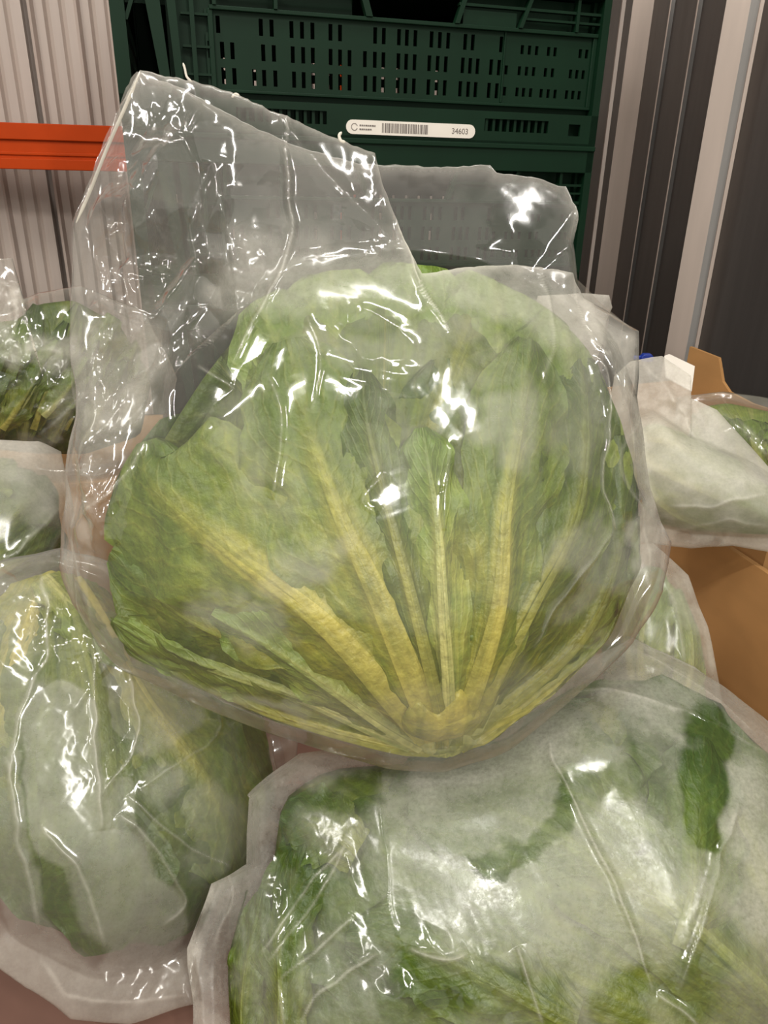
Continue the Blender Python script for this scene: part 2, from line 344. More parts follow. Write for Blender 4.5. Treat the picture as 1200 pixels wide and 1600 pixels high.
# ------------------------------------------------------------------ green crates
CO = np.array(PX(560, 216, .93)); CH = .2
XL, XR, YD = -.282, .330, .40
def px2x(px): return -.168 + (px - 343) * (.4805 / 574)
def make_crate():
    root = empty('plastic_crate', (CO[0], CO[1], CO[2]), YAW)
    hs = []
    r1 = [332,347,406,421,449,464,479,505,519,571,584,607,619,632,657,670,683,710,722,768]
    r2 = [334,351,365,408,423,450,465,479,505,519,533,556,571,584,607,619,632,655,668,681,708,720,732,754,767]
    r3 = [336,351,366,394,408,424,451,465,479,505,519,533,557,571,584,607,619,632,655,668,681,706,719,731,753,766]
    for zc, row in ((.113, r1), (.0875, r2), (.0615, r3)):
        for p in row: x = px2x(p); hs.append((x-.0024, x+.0024, zc-.0085, zc+.0085))
    for zc, row in ((.109, [803,815,827,847,858,901,912]), (.0855, [779,801,813,825,845,857,888,899,910]), (.0615, [779,800,811,823,841,853,865,885,896,907])):
        for p in row: x = px2x(p); hs.append((x-.0022, x+.0022, zc-.0050, zc+.0050))
    MB().holes(-.172, .318, .047, .128, .012, .016, hs).build('front_panel', M_GREEN, root)
    f = MB().box(-.174, .320, .006, .016, .1265, .131).box(-.174, .320, .008, .016, .044, .0475).box(px2x(773)-.001, px2x(773)+.001, .009, .012, .048, .127).box(.314, .320, .008, .016, .047, .128).box(-.176, -.170, .008, .016, .047, .128)
    f.build('panel_frame', M_GREEN, root, bevel=.0008)
    # bottom rim with the hand slot strip
    MB().holes(XL, XR, 0, .034, 0, .004, [(.168, .258, .014, .0285), (.288, .305, .012, .026), (-.15, -.04, .014, .0285)]).build('bottom_rim', M_GREEN, root)
    t = MB()
    for k in range(9): t.box(.170 + k*.010, .1735 + k*.010, .003, .016, .014, .0285)
    for k in range(11): t.box(-.148 + k*.010, -.1445 + k*.010, .003, .016, .014, .0285)
    t.box(XL, XR, 0, .02, .034, .037).box(XL, XR, 0, YD, 0, .003).box(XL+.004, XR-.004, .018, .020, .003, .047)
    t.build('rim_ribs', M_GREEN, root)
    # top rim band and the lattice around the hand hole
    MB().box(XL, XR, 0, .018, .167, .2).box(XL, XR, -.003, .002, .194, .2).build('top_rim', M_GREEN, root, bevel=.001)
    l = MB()
    hx0, hx1 = .018, .122
    l.prism([(hx1, .131), (hx1+.006, .131), (hx1+.018, .167), (hx1+.012, .167)], .004, .016)
    l.prism([(hx1+.085, .131), (hx1+.090, .131), (hx1+.104, .167), (hx1+.099, .167)], .004, .016).box(.285, .289, .004, .016, .131, .167)
    l.box(hx1+.005, XR-.01, .006, .014, .150, .153).box(hx1+.09, XR-.01, .006, .014, .140, .1425).box(hx1+.012, .205, .010, .014, .131, .147)
    l.build('hand_hole_lattice', M_GREEN, root); l = MB(); l.prism([(hx0-.008, .131), (hx0, .131), (hx0-.012, .167), (hx0-.020, .167)], .004, .016)
    l.box(-.17, hx0-.012, .006, .014, .150, .153).box(-.10, -.096, .004, .016, .131, .167).box(-.17, -.166, .004, .016, .131, .167)
    l.build('hand_hole_lattice', M_GREEN, root)
    MB().box(hx1+.02, XR, .030, .033, .131, .167).build('inner_ledge', M_GREEN, root); MB().box(XL, hx0-.02, .030, .033, .131, .167).build('inner_ledge', M_GREEN, root)
    # corners
    for sx, x in ((-1, XL), (1, XR)):
        for y in (0, YD - .03):
            c = MB()
            a, b = (x, x + .016) if sx < 0 else (x - .010, x)
            c.box(a, b, y, y + .03, .003, .2)
            if y == 0 and sx < 0:
                c.prism([(-.232, .037), (-.222, .037), (-.230, .167), (-.248, .167)], .0, .012).prism([(-.216, .037), (-.208, .037), (-.212, .167), (-.222, .167)], .002, .014)
                c.box(-.196, -.191, .006, .016, .037, .167).box(-.206, -.174, .008, .016, .120, .1225).box(-.206, -.174, .008, .016, .088, .0905).box(-.206, -.174, .008, .016, .060, .0625)
                c.prism([(XL+.014, .110), (XL+.018, .110), (-.240, .165), (-.246, .165)], .002, .012)
                c.box(-.222, -.172, .018, .022, .037, .167)
            c.build('corner_post', M_GREEN, root)
    # side and back walls with slots, floor
    for x in (XL + .010, XR - .014):
        sh = [(.04 + k*.022, .046 + k*.022, z - .009, z + .009) for k in range(14) for z in (.06, .09, .12)]
        p = MB().holes(.02, YD - .02, .003, .2, 0, .004, sh)
        p.v = [(x + y, xx, z) for xx, y, z in p.v]
        p.build('side_panel', M_GREEN, root)
    MB().holes(XL, XR, .003, .2, YD - .006, YD, [(XL + .05 + k*.024, XL + .056 + k*.024, z - .009, z + .009) for k in range(21) for z in (.06, .09, .12)]).build('back_panel', M_GREEN, root)
    return root
def text_mesh(body, size):
    cu = bpy.data.curves.new('txt', 'FONT'); cu.body = body; cu.size = size; cu.extrude = .0001
    o = bpy.data.objects.new('txt', cu); COL.objects.link(o)
    me = bpy.data.meshes.new_from_object(o.evaluated_get(bpy.context.evaluated_depsgraph_get()))
    bpy.data.objects.remove(o); me.materials.clear(); return me
crate = make_crate()
crate2 = copy_tree(crate)
tag(crate, 'green slotted plastic crate with the white barcode label on its lower rim', 'crate', 'stacked green crates')
tag(crate2, 'green plastic crate directly under the barcode-labelled crate, its top mostly hidden by the big bag', 'crate', 'stacked green crates')
crate2.location.z -= CH
lab = {2: 'green plastic crate second below the barcode-labelled crate, behind the lettuce bags', 3: 'green plastic crate third below the barcode-labelled crate, behind the cartons', 4: 'green plastic crate standing on the floor at the bottom of the stack', -1: 'unseen green crate added on top of the barcode-labelled crate to keep light out'}  # topmost crate is added out of view, it blocks light from above
for k, tx in lab.items():
    c = copy_tree(crate2); c['label'] = tx; c.location.z = CO[2] - k * CH
# label on the top crate: capsule, round emblem, bars, number
lx0, lx1, lz0, lz1 = -.016, .155, .0045, .0205
rr = (lz1 - lz0) / 2; pts = []
for cx, a0 in ((lx1 - rr, -90), (lx0 + rr, 90)):
    for k in range(11):
        a = math.radians(a0 + 18 * k); pts.append((cx + rr * math.cos(a), lz0 + rr + rr * math.sin(a)))
lb = MB().prism(pts, -.0012, 0).build('label', M_WHITE, crate)
tag(lb, 'white rounded barcode label')
bx = MB(); rng = random.Random(4); x = .030
while x < .090:
    wd = rng.choice((.0006, .0009, .0014, .002)); bx.box(x, x + wd, -.0015, -.0012, .0072, .0180); x += wd + rng.choice((.0005, .0008, .0013))
bx.build('barcode', M_INK, lb)
bt = MB()
for k in range(20):
    a0, a1 = math.radians(18*k), math.radians(18*(k+1)); 
    if k in (0, 19): continue
    bt.prism([(-.0055+.0042*math.cos(a0), .0125+.0042*math.sin(a0)), (-.0055+.0042*math.cos(a1), .0125+.0042*math.sin(a1)), (-.0055+.0034*math.cos(a1), .0125+.0034*math.sin(a1)), (-.0055+.0034*math.cos(a0), .0125+.0034*math.sin(a0))], -.0015, -.0012)
bt.build('logo', M_INK, lb)
bl = MB(); rng = random.Random(9)
for z, x1 in ((.0145, .0215), (.0102, .0165)):
    x = .001
    while x < x1: q = rng.uniform(.0014, .003); bl.box(x, min(x + q, x1), -.0015, -.0012, z - .0009, z + .0009); x += q + .0006
bl.build('small_print', M_INK, lb)
tm = text_mesh('34603', .0092); to = link('number_text', tm, M_INK, lb); to.location = (.1225, -.0014, .0093); to.rotation_euler = (math.pi/2, 0, 0)

# right wall sheets (pieces lie along the wall, x = along, y = away from the room)
def wall_x(px, off=0., py=300):         # where a pixel column meets the wall plane (moved off metres into the room), in wall coordinates
    d = ray(px, py); n = np.array([-math.sin(ang), math.cos(ang), 0])
    if n[0] > 0: n = -n                  # n points into the room
    t = ((np.array(pa) + n * off - CAM) @ n) / (d @ n); q = CAM + d * t - np.array(pa)
    return q[0] * math.cos(ang) + q[1] * math.sin(ang)
def wall_strip(pts, name, mt):           # pts: (along, into room)
    q = MB(); n = len(pts)
    for z in (0, 2.6):
        q.v += [(s_, o_, z) for s_, o_ in pts] + [(s_, o_ - .0015, z) for s_, o_ in pts]
    for i in range(n-1): q.f += [(i, i+1, 2*n+i+1, 2*n+i), (n+i+1, n+i, 3*n+i, 3*n+i+1)]
    return q.build(name, mt, wr)
HB = .03
def bead(px): c = wall_x(px); return [(c - .007, 0), (c - .003, .005), (c + .003, .005), (c + .007, 0)]
s_a, s_b = wall_x(1118), wall_x(1083, HB); s_c, s_d = wall_x(980), wall_x(950, HB)
sp = s_c - s_a
near = [(s_a - sp*1.6, -.30), (s_a, 0)]  # near flat slanted towards the camera to catch more light
for px_ in (1047, 1008):
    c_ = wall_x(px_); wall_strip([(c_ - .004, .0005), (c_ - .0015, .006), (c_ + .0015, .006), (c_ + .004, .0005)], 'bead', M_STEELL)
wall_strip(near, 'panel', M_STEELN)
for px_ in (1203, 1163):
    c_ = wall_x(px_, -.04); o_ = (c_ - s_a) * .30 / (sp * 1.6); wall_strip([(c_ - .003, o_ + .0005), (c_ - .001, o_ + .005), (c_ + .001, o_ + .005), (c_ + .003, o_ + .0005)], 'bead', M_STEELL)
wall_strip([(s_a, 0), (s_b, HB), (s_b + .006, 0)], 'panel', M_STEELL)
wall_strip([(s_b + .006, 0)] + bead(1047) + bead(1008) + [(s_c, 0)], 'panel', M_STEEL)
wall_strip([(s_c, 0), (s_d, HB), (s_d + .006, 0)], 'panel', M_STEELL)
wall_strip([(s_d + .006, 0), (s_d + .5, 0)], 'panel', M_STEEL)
tw = wall_x(941, 0.); struct(MB().box(-.003, .003, -.003, .003, 0, 2.4).build('trim_1', M_PANEL, loc=tuple(np.array([PX(947, 220, 1.3)[0], PX(947, 220, 1.3)[1], FZ]))))
MB().box(s_a - sp*1.6, s_d + .5, -.06, -.01, 0, 2.6).build('backing', M_STEEL, wr)

# ------------------------------------------------------------------ cartons
def carton(name, loc, rz, wx, wy, h, notch=None):
    root = empty(name, loc, rz); T = .005
    MB().box(0, wx, 0, wy, 0, T).build('carton_bottom', M_CARD_SHADE, root)
    for nm, b in (('front', (0, wx, 0, T)), ('back', (0, wx, wy - T, wy))):
        MB().box(*b, T, h).build('carton_wall', M_CARD, root)
    for x in (0, wx - T):
        if notch and x > 0:
            # wall with a swept down cut-out along its upper edge
            pts = [(T, T), (wy - T, T)] + notch + [(T, notch[-1][1])]
            q = MB().prism(pts, 0, T); q.v = [(x + b, a, z) for a, b, z in q.v]
            q.build('carton_wall', M_CARD, root)
        else: MB().box(x, x + T, T, wy - T, T, h).build('carton_wall', M_CARD, root)
    return root
c15 = YAW
RIM = .512
# front carton: its right wall runs through the point seen at pixel (1172, 872)
q = PX(1172, 872, .598)
exv, eyv = np.array([math.cos(c15), math.sin(c15), 0]), np.array([-math.sin(c15), math.cos(c15), 0])
FW, FD, FHT = .86, .72, .232
org = np.array([q[0], q[1], 0]) - exv * FW - eyv * .44
zt = q[2]
fc = carton('lettuce_carton', (org[0], org[1], zt - FHT), c15, FW, FD, FHT)
tag(fc, 'open brown cardboard carton that holds the nearest bags of lettuce', 'carton')
lo = carton('lower_carton', (org[0], org[1], FZ), c15, FW, FD, zt - FHT - FZ - .002)
MB().box(0, FW, 0, FD, zt - FHT - FZ - .007, zt - FHT - FZ - .002).build('carton_flap', M_CARD, lo)
tag(lo, 'closed brown carton standing on the floor under the open lettuce carton', 'carton')
# closed carton behind, under the upper left bag
bk = np.array([org[0], org[1], 0]) + eyv * (FD + .012)
lc = carton('stacked_carton', (bk[0], bk[1], FZ), c15, .40, .24, .500 - FZ)
MB().box(0, .40, 0, .24, .495 - FZ, .500 - FZ).build('carton_flap', M_CARD, lc)
tag(lc, 'closed brown carton standing behind the open lettuce carton, below the orange rack beam', 'carton')
# creases and a torn flap line pressed into the right wall
cr = MB()
def on_wall(a, z): return (FW - .0052, a, FHT + z)
for a, b in (((.40, -.02), (.30, -.11)), ((.33, -.02), (.36, -.12)), ((.33, -.075), (.27, -.10))):
    cr.bar(on_wall(*a), on_wall(*b), .002, .0012)
cr.build('crease', M_CARDE, fc)
# second carton, right behind
q2 = PX(1170, 625, 1.0)
e2 = math.radians(24); ex2, ey2 = np.array([math.cos(e2), math.sin(e2), 0]), np.array([-math.sin(e2), math.cos(e2), 0])
SW, SD, SH = .30, .42, .13
o2 = np.array([q2[0], q2[1], 0]) - ex2 * SW - ey2 * .30
z2 = q2[2]
sc_ = carton('lettuce_carton', (o2[0], o2[1], z2 - SH), e2, SW, SD, SH, notch=[(SD - .005, SH + .05), (SD - .06, SH + .045), (SD - .075, SH + .015), (SD - .09, SH + .004), (SD - .13, SH - .002)])
tag(sc_, 'open brown carton by the grey metal wall, its side cut in a curve', 'carton')
l2 = carton('lower_carton', (o2[0], o2[1], FZ), e2, SW, SD, z2 - SH - FZ - .002)
MB().box(0, SW, 0, SD, z2 - SH - FZ - .007, z2 - SH - FZ - .002).build('carton_flap', M_CARD, l2)
tag(l2, 'closed brown carton on the floor under the carton by the metal wall', 'carton')

# ------------------------------------------------------------------ frames, heads of lettuce, bags
class Frame:
    def __init__(s, px, py, d, tilt=0, turn=0):
        s.O = PX(px, py, d); n = CAM - s.O; n /= np.linalg.norm(n)
        U = RGT - n * (RGT @ n); U /= np.linalg.norm(U)
        n = Vector(n); n.rotate(Matrix.Rotation(math.radians(tilt), 3, Vector(U))); n.rotate(Matrix.Rotation(math.radians(turn), 3, 'Z'))
        n = np.array(n); U = RGT - n * (RGT @ n); s.n = n; s.U = U / np.linalg.norm(U); s.V = np.cross(s.n, s.U)
    def uv(s, px, py, w=0.):
        d = ray(px, py); t = ((s.O + s.n * w - CAM) @ s.n) / (d @ s.n); q = CAM + d * t - s.O
        return float(q @ s.U), float(q @ s.V)
    def xyz(s, u, v, w):
        return s.O + np.multiply.outer(u, s.U) + np.multiply.outer(v, s.V) + np.multiply.outer(w, s.n)
    @property
    def px(s): return np.linalg.norm(s.O - CAM) / FP     # size of a pixel at the centre
class Head:
    def __init__(s, fr, poly, centre, tf, tb, p=2.4):
        s.fr, s.tf, s.tb, s.p = fr, tf, tb, p; s.c = np.array(fr.uv(*centre))
        q = np.array([fr.uv(*a) for a in poly]) - s.c
        d = np.vstack([q, q[:1]]); dense = np.vstack([d[i] + (d[i+1] - d[i]) * np.linspace(0, 1, 24, endpoint=False)[:, None] for i in range(len(q))])
        a = np.arctan2(dense[:, 1], dense[:, 0]); r = np.hypot(*dense.T); o = np.argsort(a)
        g = np.linspace(-math.pi, math.pi, 361)[:-1]; rr = np.interp(g, a[o], r[o], period=2*math.pi)
        k = np.exp(-np.linspace(-2, 2, 13)**2); k /= k.sum(); s.g = g; s.r = np.convolve(np.concatenate([rr[-6:], rr, rr[:6]]), k, 'valid')
    def dist(s, u, v):
        x, y = u - s.c[0], v - s.c[1]
        return np.hypot(x, y) / np.interp(np.arctan2(y, x), s.g, s.r, period=2*math.pi)
    def h(s, u, v, grow=1., side=1):
        d = s.dist(u, v) / grow
        return (s.tf if side > 0 else s.tb) * np.maximum(0, 1 - np.minimum(d, 1)**s.p)**.85 - np.maximum(0, d - 1) * .04
    def at(s, px, py, off=0., side=1):   # (u, v) of the point of the surface seen at a pixel
        w_ = 0.
        for _ in range(6):
            u, v = s.fr.uv(px, py, w_); w_ = (float(s.h(np.array(u), np.array(v), 1, side)) * side - off * side)
        return u, v
def grid_mesh(name, P, uvs=None, closed_u=False):
    nt, ns = P.shape[:2]; me = bpy.data.meshes.new(name)
    i = np.arange(nt - 1)[:, None]; j = np.arange(ns - (0 if closed_u else 1))[None, :]; j2 = (j + 1) % ns
    f = np.stack([i*ns + j + 0*i, i*ns + j2, (i+1)*ns + j2, (i+1)*ns + j], -1).reshape(-1, 4)
    fast_mesh(me, P.reshape(-1, 3), f)
    if uvs is not None:
        l = me.uv_layers.new(name='UVMap'); l.data.foreach_set('uv', uvs.reshape(-1, 2)[f.ravel()].ravel().astype(np.float32))
    return me
def fast_mesh(me, v, f):
    me.vertices.add(len(v)); me.vertices.foreach_set('co', np.asarray(v, np.float32).ravel())
    me.loops.add(f.size); me.loops.foreach_set('vertex_index', f.ravel().astype(np.int32))
    me.polygons.add(len(f)); me.polygons.foreach_set('loop_start', np.arange(0, f.size, f.shape[1], dtype=np.int32))
    me.polygons.foreach_set('use_smooth', np.ones(len(f), bool)); me.update(calc_edges=True)
def leaf(head, root, pts, hw, off=0., mats=(M_LEAF, M_RIB), seed=0, side=1, ruffle=1., tip=.5, rib=1., nt=44, ns=27, fold=0.):
    """pts: midrib from butt to tip as seen (pixels); hw: half widths (pixels) along it; off: metres under the outer skin."""
    fr = head.fr
    mid = curve_pts([head.at(*p, off, side) for p in pts], nt)
    tg = np.gradient(mid, axis=0); tg /= np.linalg.norm(tg, axis=1)[:, None]; nr = np.stack([tg[:, 1], -tg[:, 0]], 1)
    t = np.linspace(0, 1, nt); W = np.interp(t, np.linspace(0, 1, len(hw)), np.array(hw, float)) * fr.px
    kk = np.array([1, 2, 3, 2, 1.]); W = np.convolve(np.pad(W, 2, 'edge'), kk / kk.sum(), 'valid')
    W = W * np.sqrt(np.clip((1.02 - t) / .16, .02, 1))           # rounded tip
    sv = np.linspace(-1, 1, ns)
    T, Sv = np.meshgrid(t, sv, indexing='ij')
    u = mid[:, 0][:, None] + nr[:, 0][:, None] * W[:, None] * Sv; v = mid[:, 1][:, None] + nr[:, 1][:, None] * W[:, None] * Sv
    # ragged outline
    e = (fbm(T * 9 + seed, Sv * 0 + np.sign(Sv) * 3, seed, 3) - .5) * .5 * np.abs(Sv)**3
    u = u + nr[:, 0][:, None] * W[:, None] * e * np.sign(Sv); v = v + nr[:, 1][:, None] * W[:, None] * e * np.sign(Sv)
    dd = head.dist(u, v); kk = np.where(dd > .962, (.962 + .0 * dd) / np.maximum(dd, 1e-6), 1.)
    u, v = head.c[0] + (u - head.c[0]) * kk, head.c[1] + (v - head.c[1]) * kk
    hh = head.h(u, v, 1, side); base = np.where(hh > 2 * off, hh - off, hh * .5)
    A = np.abs(Sv); x, y = u / .02 + seed * 3.1, v / .02
    bl = (fbm(x, y, seed, 3) - .5) * .010 * sstep(.12, .5, A)                     # blistered blade
    bl += (vnoise(x * 3, y * 3, seed + 5) - .5) * .0032 * sstep(.1, .4, A)
    rf = np.sin(T * 23 + seed + np.sign(Sv) * 1.3 + 3 * vnoise(T * 6, Sv * 0, seed)) * .0045 * ruffle * A**4 * sstep(.1, .5, T)
    rg = rib * .0045 * (1 - .75 * T) * np.exp(-(A / (.20 - .12 * T))**2)
    vn = .0005 * np.abs(np.cos((A * -5 + T * 15) * math.pi))**6 * sstep(.1, .3, A)
    wv = base + bl + rf + rg + vn - .006 * A**2 - fold * A + .003 * A**6
    wv = np.clip(wv, .001, np.maximum(hh + .003, .0011))
    P = fr.xyz(u, v, wv * side)
    uvs = np.stack([(Sv + 1) / 2, T], -1)
    me = grid_mesh('leaf', P, uvs); o = link('leaf', me, mats[0], root)
    # midrib: a tapering half round rib along the leaf
    k = ns // 2; n1 = int(nt * .82); a = np.linspace(0, math.pi, 7)
    rw = np.linspace(.0075, .0010, n1) * min(1.0, max(.4, max(hw) * fr.px / .035)) * rib
    c = slice(0, n1)
    cu = mid[c, 0][:, None] + nr[c, 0][:, None] * np.cos(a) * rw[:, None]; cv = mid[c, 1][:, None] + nr[c, 1][:, None] * np.cos(a) * rw[:, None]
    dd = head.dist(cu, cv); kk = np.where(dd > .945, .945 / np.maximum(dd, 1e-6), 1.); cu, cv = head.c[0] + (cu - head.c[0]) * kk, head.c[1] + (cv - head.c[1]) * kk
    cw = wv[c, k][:, None] - .0006 + np.sin(a) * rw[:, None] * .12
    cw = np.minimum(cw, head.h(cu, cv, 1, side) + .0052)
    ruv = np.stack([np.broadcast_to(.5 + .04 * np.cos(a), cu.shape), np.broadcast_to(t[c][:, None], cu.shape)], -1)
    link('midrib', grid_mesh('midrib', fr.xyz(cu, cv, np.maximum(cw, .0015) * side), ruv), mats[0], o)
    return o
def heart(head, root, mt, seed, grow=.9, drop=.016, name='heart', dent=None):
    """the packed inner leaves: a closed crinkled body"""
    na, nr_ = 96, 30; th = np.linspace(0, 2*math.pi, na, endpoint=False); rows = []
    R_ = np.interp(th, head.g, head.r, period=2*math.pi)
    for side, rs in ((1, np.linspace(0.01, 1, nr_)), (-1, np.linspace(.985, 0.01, nr_))):
        for r in rs:
            u = head.c[0] + np.cos(th) * R_ * r * grow; v = head.c[1] + np.sin(th) * R_ * r * grow
            h = np.maximum(.0, head.h(u, v, grow, side) - drop * (1 - r**4)) + (fbm(u / .02, v / .02, seed, 3) - .5) * .010 * (1 - r**3)
            if dent and side > 0:
                q_ = head.at(*dent[0]); h = np.maximum(h - dent[2] * np.exp(-(np.hypot(u - q_[0], v - q_[1]) / (dent[1] * head.fr.px))**2), -.010)
            rows.append(head.fr.xyz(u, v, h * side))
    P = np.array(rows); uvs = np.stack([np.broadcast_to(np.linspace(0, 8, na) % 1, P.shape[:2]), np.broadcast_to(np.linspace(.3, 1, len(rows))[:, None], P.shape[:2])], -1)
    return link(name, grid_mesh(name, P, uvs, True), mt, root)
def film(name, fr, head, front, back, mt, seed, nr=90, na=300, centre=None, loft=.03, clear=.0075, fog=.12, folds=(), fogs=(), crumples=(), base_crumple=.25, sizes=(.045, .02, .009), ang=0., stretch=1., backfog=None, mouth_w=.012, contact=-.10, fogk=1.):
    """A bag of two sheets. front/back: outlines in pixels, each point (x, y) or (x, y, 1) where the sheet ends in the open mouth."""
    V, Fc, fogv = [], [], []; off = 0; na_f, nr_f = na, nr
    for side, out in ((1, front), (-1, back)):
        if out is None: continue
        na, nr = (na_f, nr_f) if side > 0 else (na_f // 2, nr_f // 2)
        mo = np.array([q[2] if len(q) > 2 else 0 for q in out], float)
        B = np.array([fr.uv(q[0], q[1], mouth_w * side if len(q) > 2 and q[2] else 0) for q in out])
        C2 = np.array(fr.uv(*(centre or (np.mean([q[0] for q in out]), np.mean([q[1] for q in out])))))
        Bc = np.vstack([B, B[:1]]); mc = np.append(mo, mo[0]); seg = np.hypot(*np.diff(Bc, axis=0).T); cum = np.append(0, np.cumsum(seg))
        sp = np.linspace(0, cum[-1], na, endpoint=False)
        # keep the corners: snap the nearest sample to each outline point
        for cc in cum[:-1]: sp[np.argmin(np.abs(sp - cc))] = cc
        bu, bv, bm = np.interp(sp, cum, Bc[:, 0]), np.interp(sp, cum, Bc[:, 1]), np.interp(sp, cum, mc)
        jag = 1 + bm * (fbm(sp / .004, sp * 0, seed, 3) - .5) * .011 + (1 - bm) * (fbm(sp / .03, sp * 0 + 9, seed, 2) - .5) * .03
        bu, bv = C2[0] + (bu - C2[0]) * jag, C2[1] + (bv - C2[1]) * jag
        r = np.linspace(0, 1, nr)[1:]; r = 1 - (1 - r)**1.15
        u = C2[0] + r[:, None] * (bu - C2[0]); v = C2[1] + r[:, None] * (bv - C2[1])
        u = np.vstack([np.full((1, na), C2[0]) + 1e-5 * np.cos(np.linspace(0, 6.28, na)), u]); v = np.vstack([np.full((1, na), C2[1]) + 1e-5 * np.sin(np.linspace(0, 6.28, na)), v])
        rr = np.append(0, r)[:, None] * np.ones(na); M = np.broadcast_to(bm, rr.shape)
        lf = loft if side > 0 else loft * .6
        wb_ = mouth_w * M * rr**2 + lf * np.sqrt(np.maximum(0, 1 - rr**2.5)) * (1 - .6 * M * rr)
        if head is not None:
            wl = head.h(u, v, 1.03, side) + clear; touch = sstep(-.004, .012, wl - wb_)
            wv = np.where(wl > wb_, wl, wb_) + .004 * np.exp(-np.abs(wl - wb_) / .006)
        else: touch = np.zeros_like(u); wv = wb_
        edge = 1 - rr**8 * (1 - M)
        ca = np.zeros_like(u) + base_crumple * .12
        fg = fog + contact * touch
        for pts, rad, amt in crumples:
            q = [fr.uv(x, y, .03 * (side > 0)) for x, y in pts]; d, _ = seg_dist(u, v, q); ca = ca + amt * np.exp(-(d / (rad * fr.px))**2)
        cr_ = crumple(u, v, seed + (50 if side < 0 else 0), sizes, .40, ang, stretch); big = crumple(u, v, seed + 800, (.075, .04), .20, ang + .7, 2.2)
        cr_ = cr_ + .55 * crumple(u, v, seed + 300, (.030,), .22, ang + .4, 2.6)
        pleat = (facet(sp / .014 + seed, sp * 0, seed + 3) - .5) * .010 * np.clip(rr * 3 - 2, 0, 1)**2 * (1 - M)     # gathers towards the seam
        add = cr_ * ca + streaky(u, v, seed + 900 + (40 if side < 0 else 0)) * (ca * .9 + .22 * base_crumple) + big * base_crumple * (1.6 - 1.25 * touch) + pleat * edge * .8
        add = np.where(touch > .5, np.maximum(add, -.004), add)
        if side > 0:
            for f_ in folds:
                pts, wd, hh = f_[0], f_[1] * .62, f_[2] * .55; fo = .6 * (f_[3] if len(f_) > 3 else .25)
                q = [head.at(x, y, -clear) if head is not None else fr.uv(x, y, lf) for x, y in pts]
                q = [tuple(a) for a in curve_pts(q, 4 * len(q))] if len(q) > 2 else q
                # a hand-pressed fold never runs quite straight
                d, ps = seg_dist(u + (vnoise(u / .012, v / .012, seed) - .5) * .003, v + (vnoise(v / .012, u / .012, seed + 2) - .5) * .003, q)
                k = np.exp(-d / (wd * fr.px)); tp = np.sqrt(np.clip(np.minimum(ps, 1 - ps) * 8, .0, 1)) + .0
                add = add + hh * k * tp * edge; fg = fg + fo * np.exp(-(d / (.45 * wd * fr.px))**2) * tp
            pos = np.zeros_like(fg)
            for f_ in fogs:
                pts, rad, amt = f_[:3]; sh = f_[3] if len(f_) > 3 else 0; wp = .05 * (1 - .8 * sh)
                q = [head.at(x, y, -clear) if head is not None else fr.uv(x, y, lf) for x, y in pts]
                rg = (fbm(u / .025, v / .025, seed + 11, 5) - .5)
                d, _ = seg_dist(u + rg * wp, v + (fbm(u / .025 + 40, v / .025, seed + 19, 5) - .5) * wp, q); q_ = amt * fogk * (1 - sstep(.15 + .75 * sh, 1.35 - .3 * sh, d / (rad * fr.px)))
                if amt > 0: pos = np.maximum(pos, q_)
                else: fg = fg + q_
            fg = fg + pos
        else: fg = np.full_like(u, backfog if backfog is not None else fog * .5)
        fg = fg + (fbm(u / .05, v / .05, seed + 4, 4) - .5) * .16 * np.clip(fg * 3, .2, 1)
        fg = fg + .25 * rr**40 * (.3 + M)                                                 # welded / torn rim is whiter
        wv = (wv + add * edge)
        wv = np.maximum(wv, np.where(rr < .999, .0006, -1)) if side > 0 else np.maximum(wv, .0004 * (rr < .999))
        u = np.vstack([u, C2[0] + (u[-1:] - C2[0]) * (1 + .004 * (1 - bm))]); v = np.vstack([v, C2[1] + (v[-1:] - C2[1]) * (1 + .004 * (1 - bm))])
        wv = np.vstack([wv, wv[-1:] * bm]); fg = np.vstack([fg, fg[-1:]])         # the seam joins both sheets
        P = fr.xyz(u, v, wv * side); n0 = len(u)
        i = np.arange(n0 - 1)[:, None]; j = np.arange(na)[None, :]; j2 = (j + 1) % na
        f = np.stack([i*na + j, i*na + j2, (i+1)*na + j2, (i+1)*na + j], -1).reshape(-1, 4)
        V.append(P.reshape(-1, 3)); Fc.append(f + off); fogv.append(np.clip(fg, 0.0, 1.5).ravel()); off += n0 * na
    me = bpy.data.meshes.new(name); fast_mesh(me, np.vstack(V), np.vstack(Fc))
    a = me.attributes.new('fog', 'FLOAT', 'POINT'); a.data.foreach_set('value', np.concatenate(fogv).astype(np.float32))
    return link(name, me, mt)
def head_root(fr, px, py, label):
    o = empty('lettuce'); return tag(o, label, 'lettuce', 'heads of lettuce in the bags')
def bag_tag(o, label): return tag(o, label, 'bag', 'clear plastic lettuce bags')


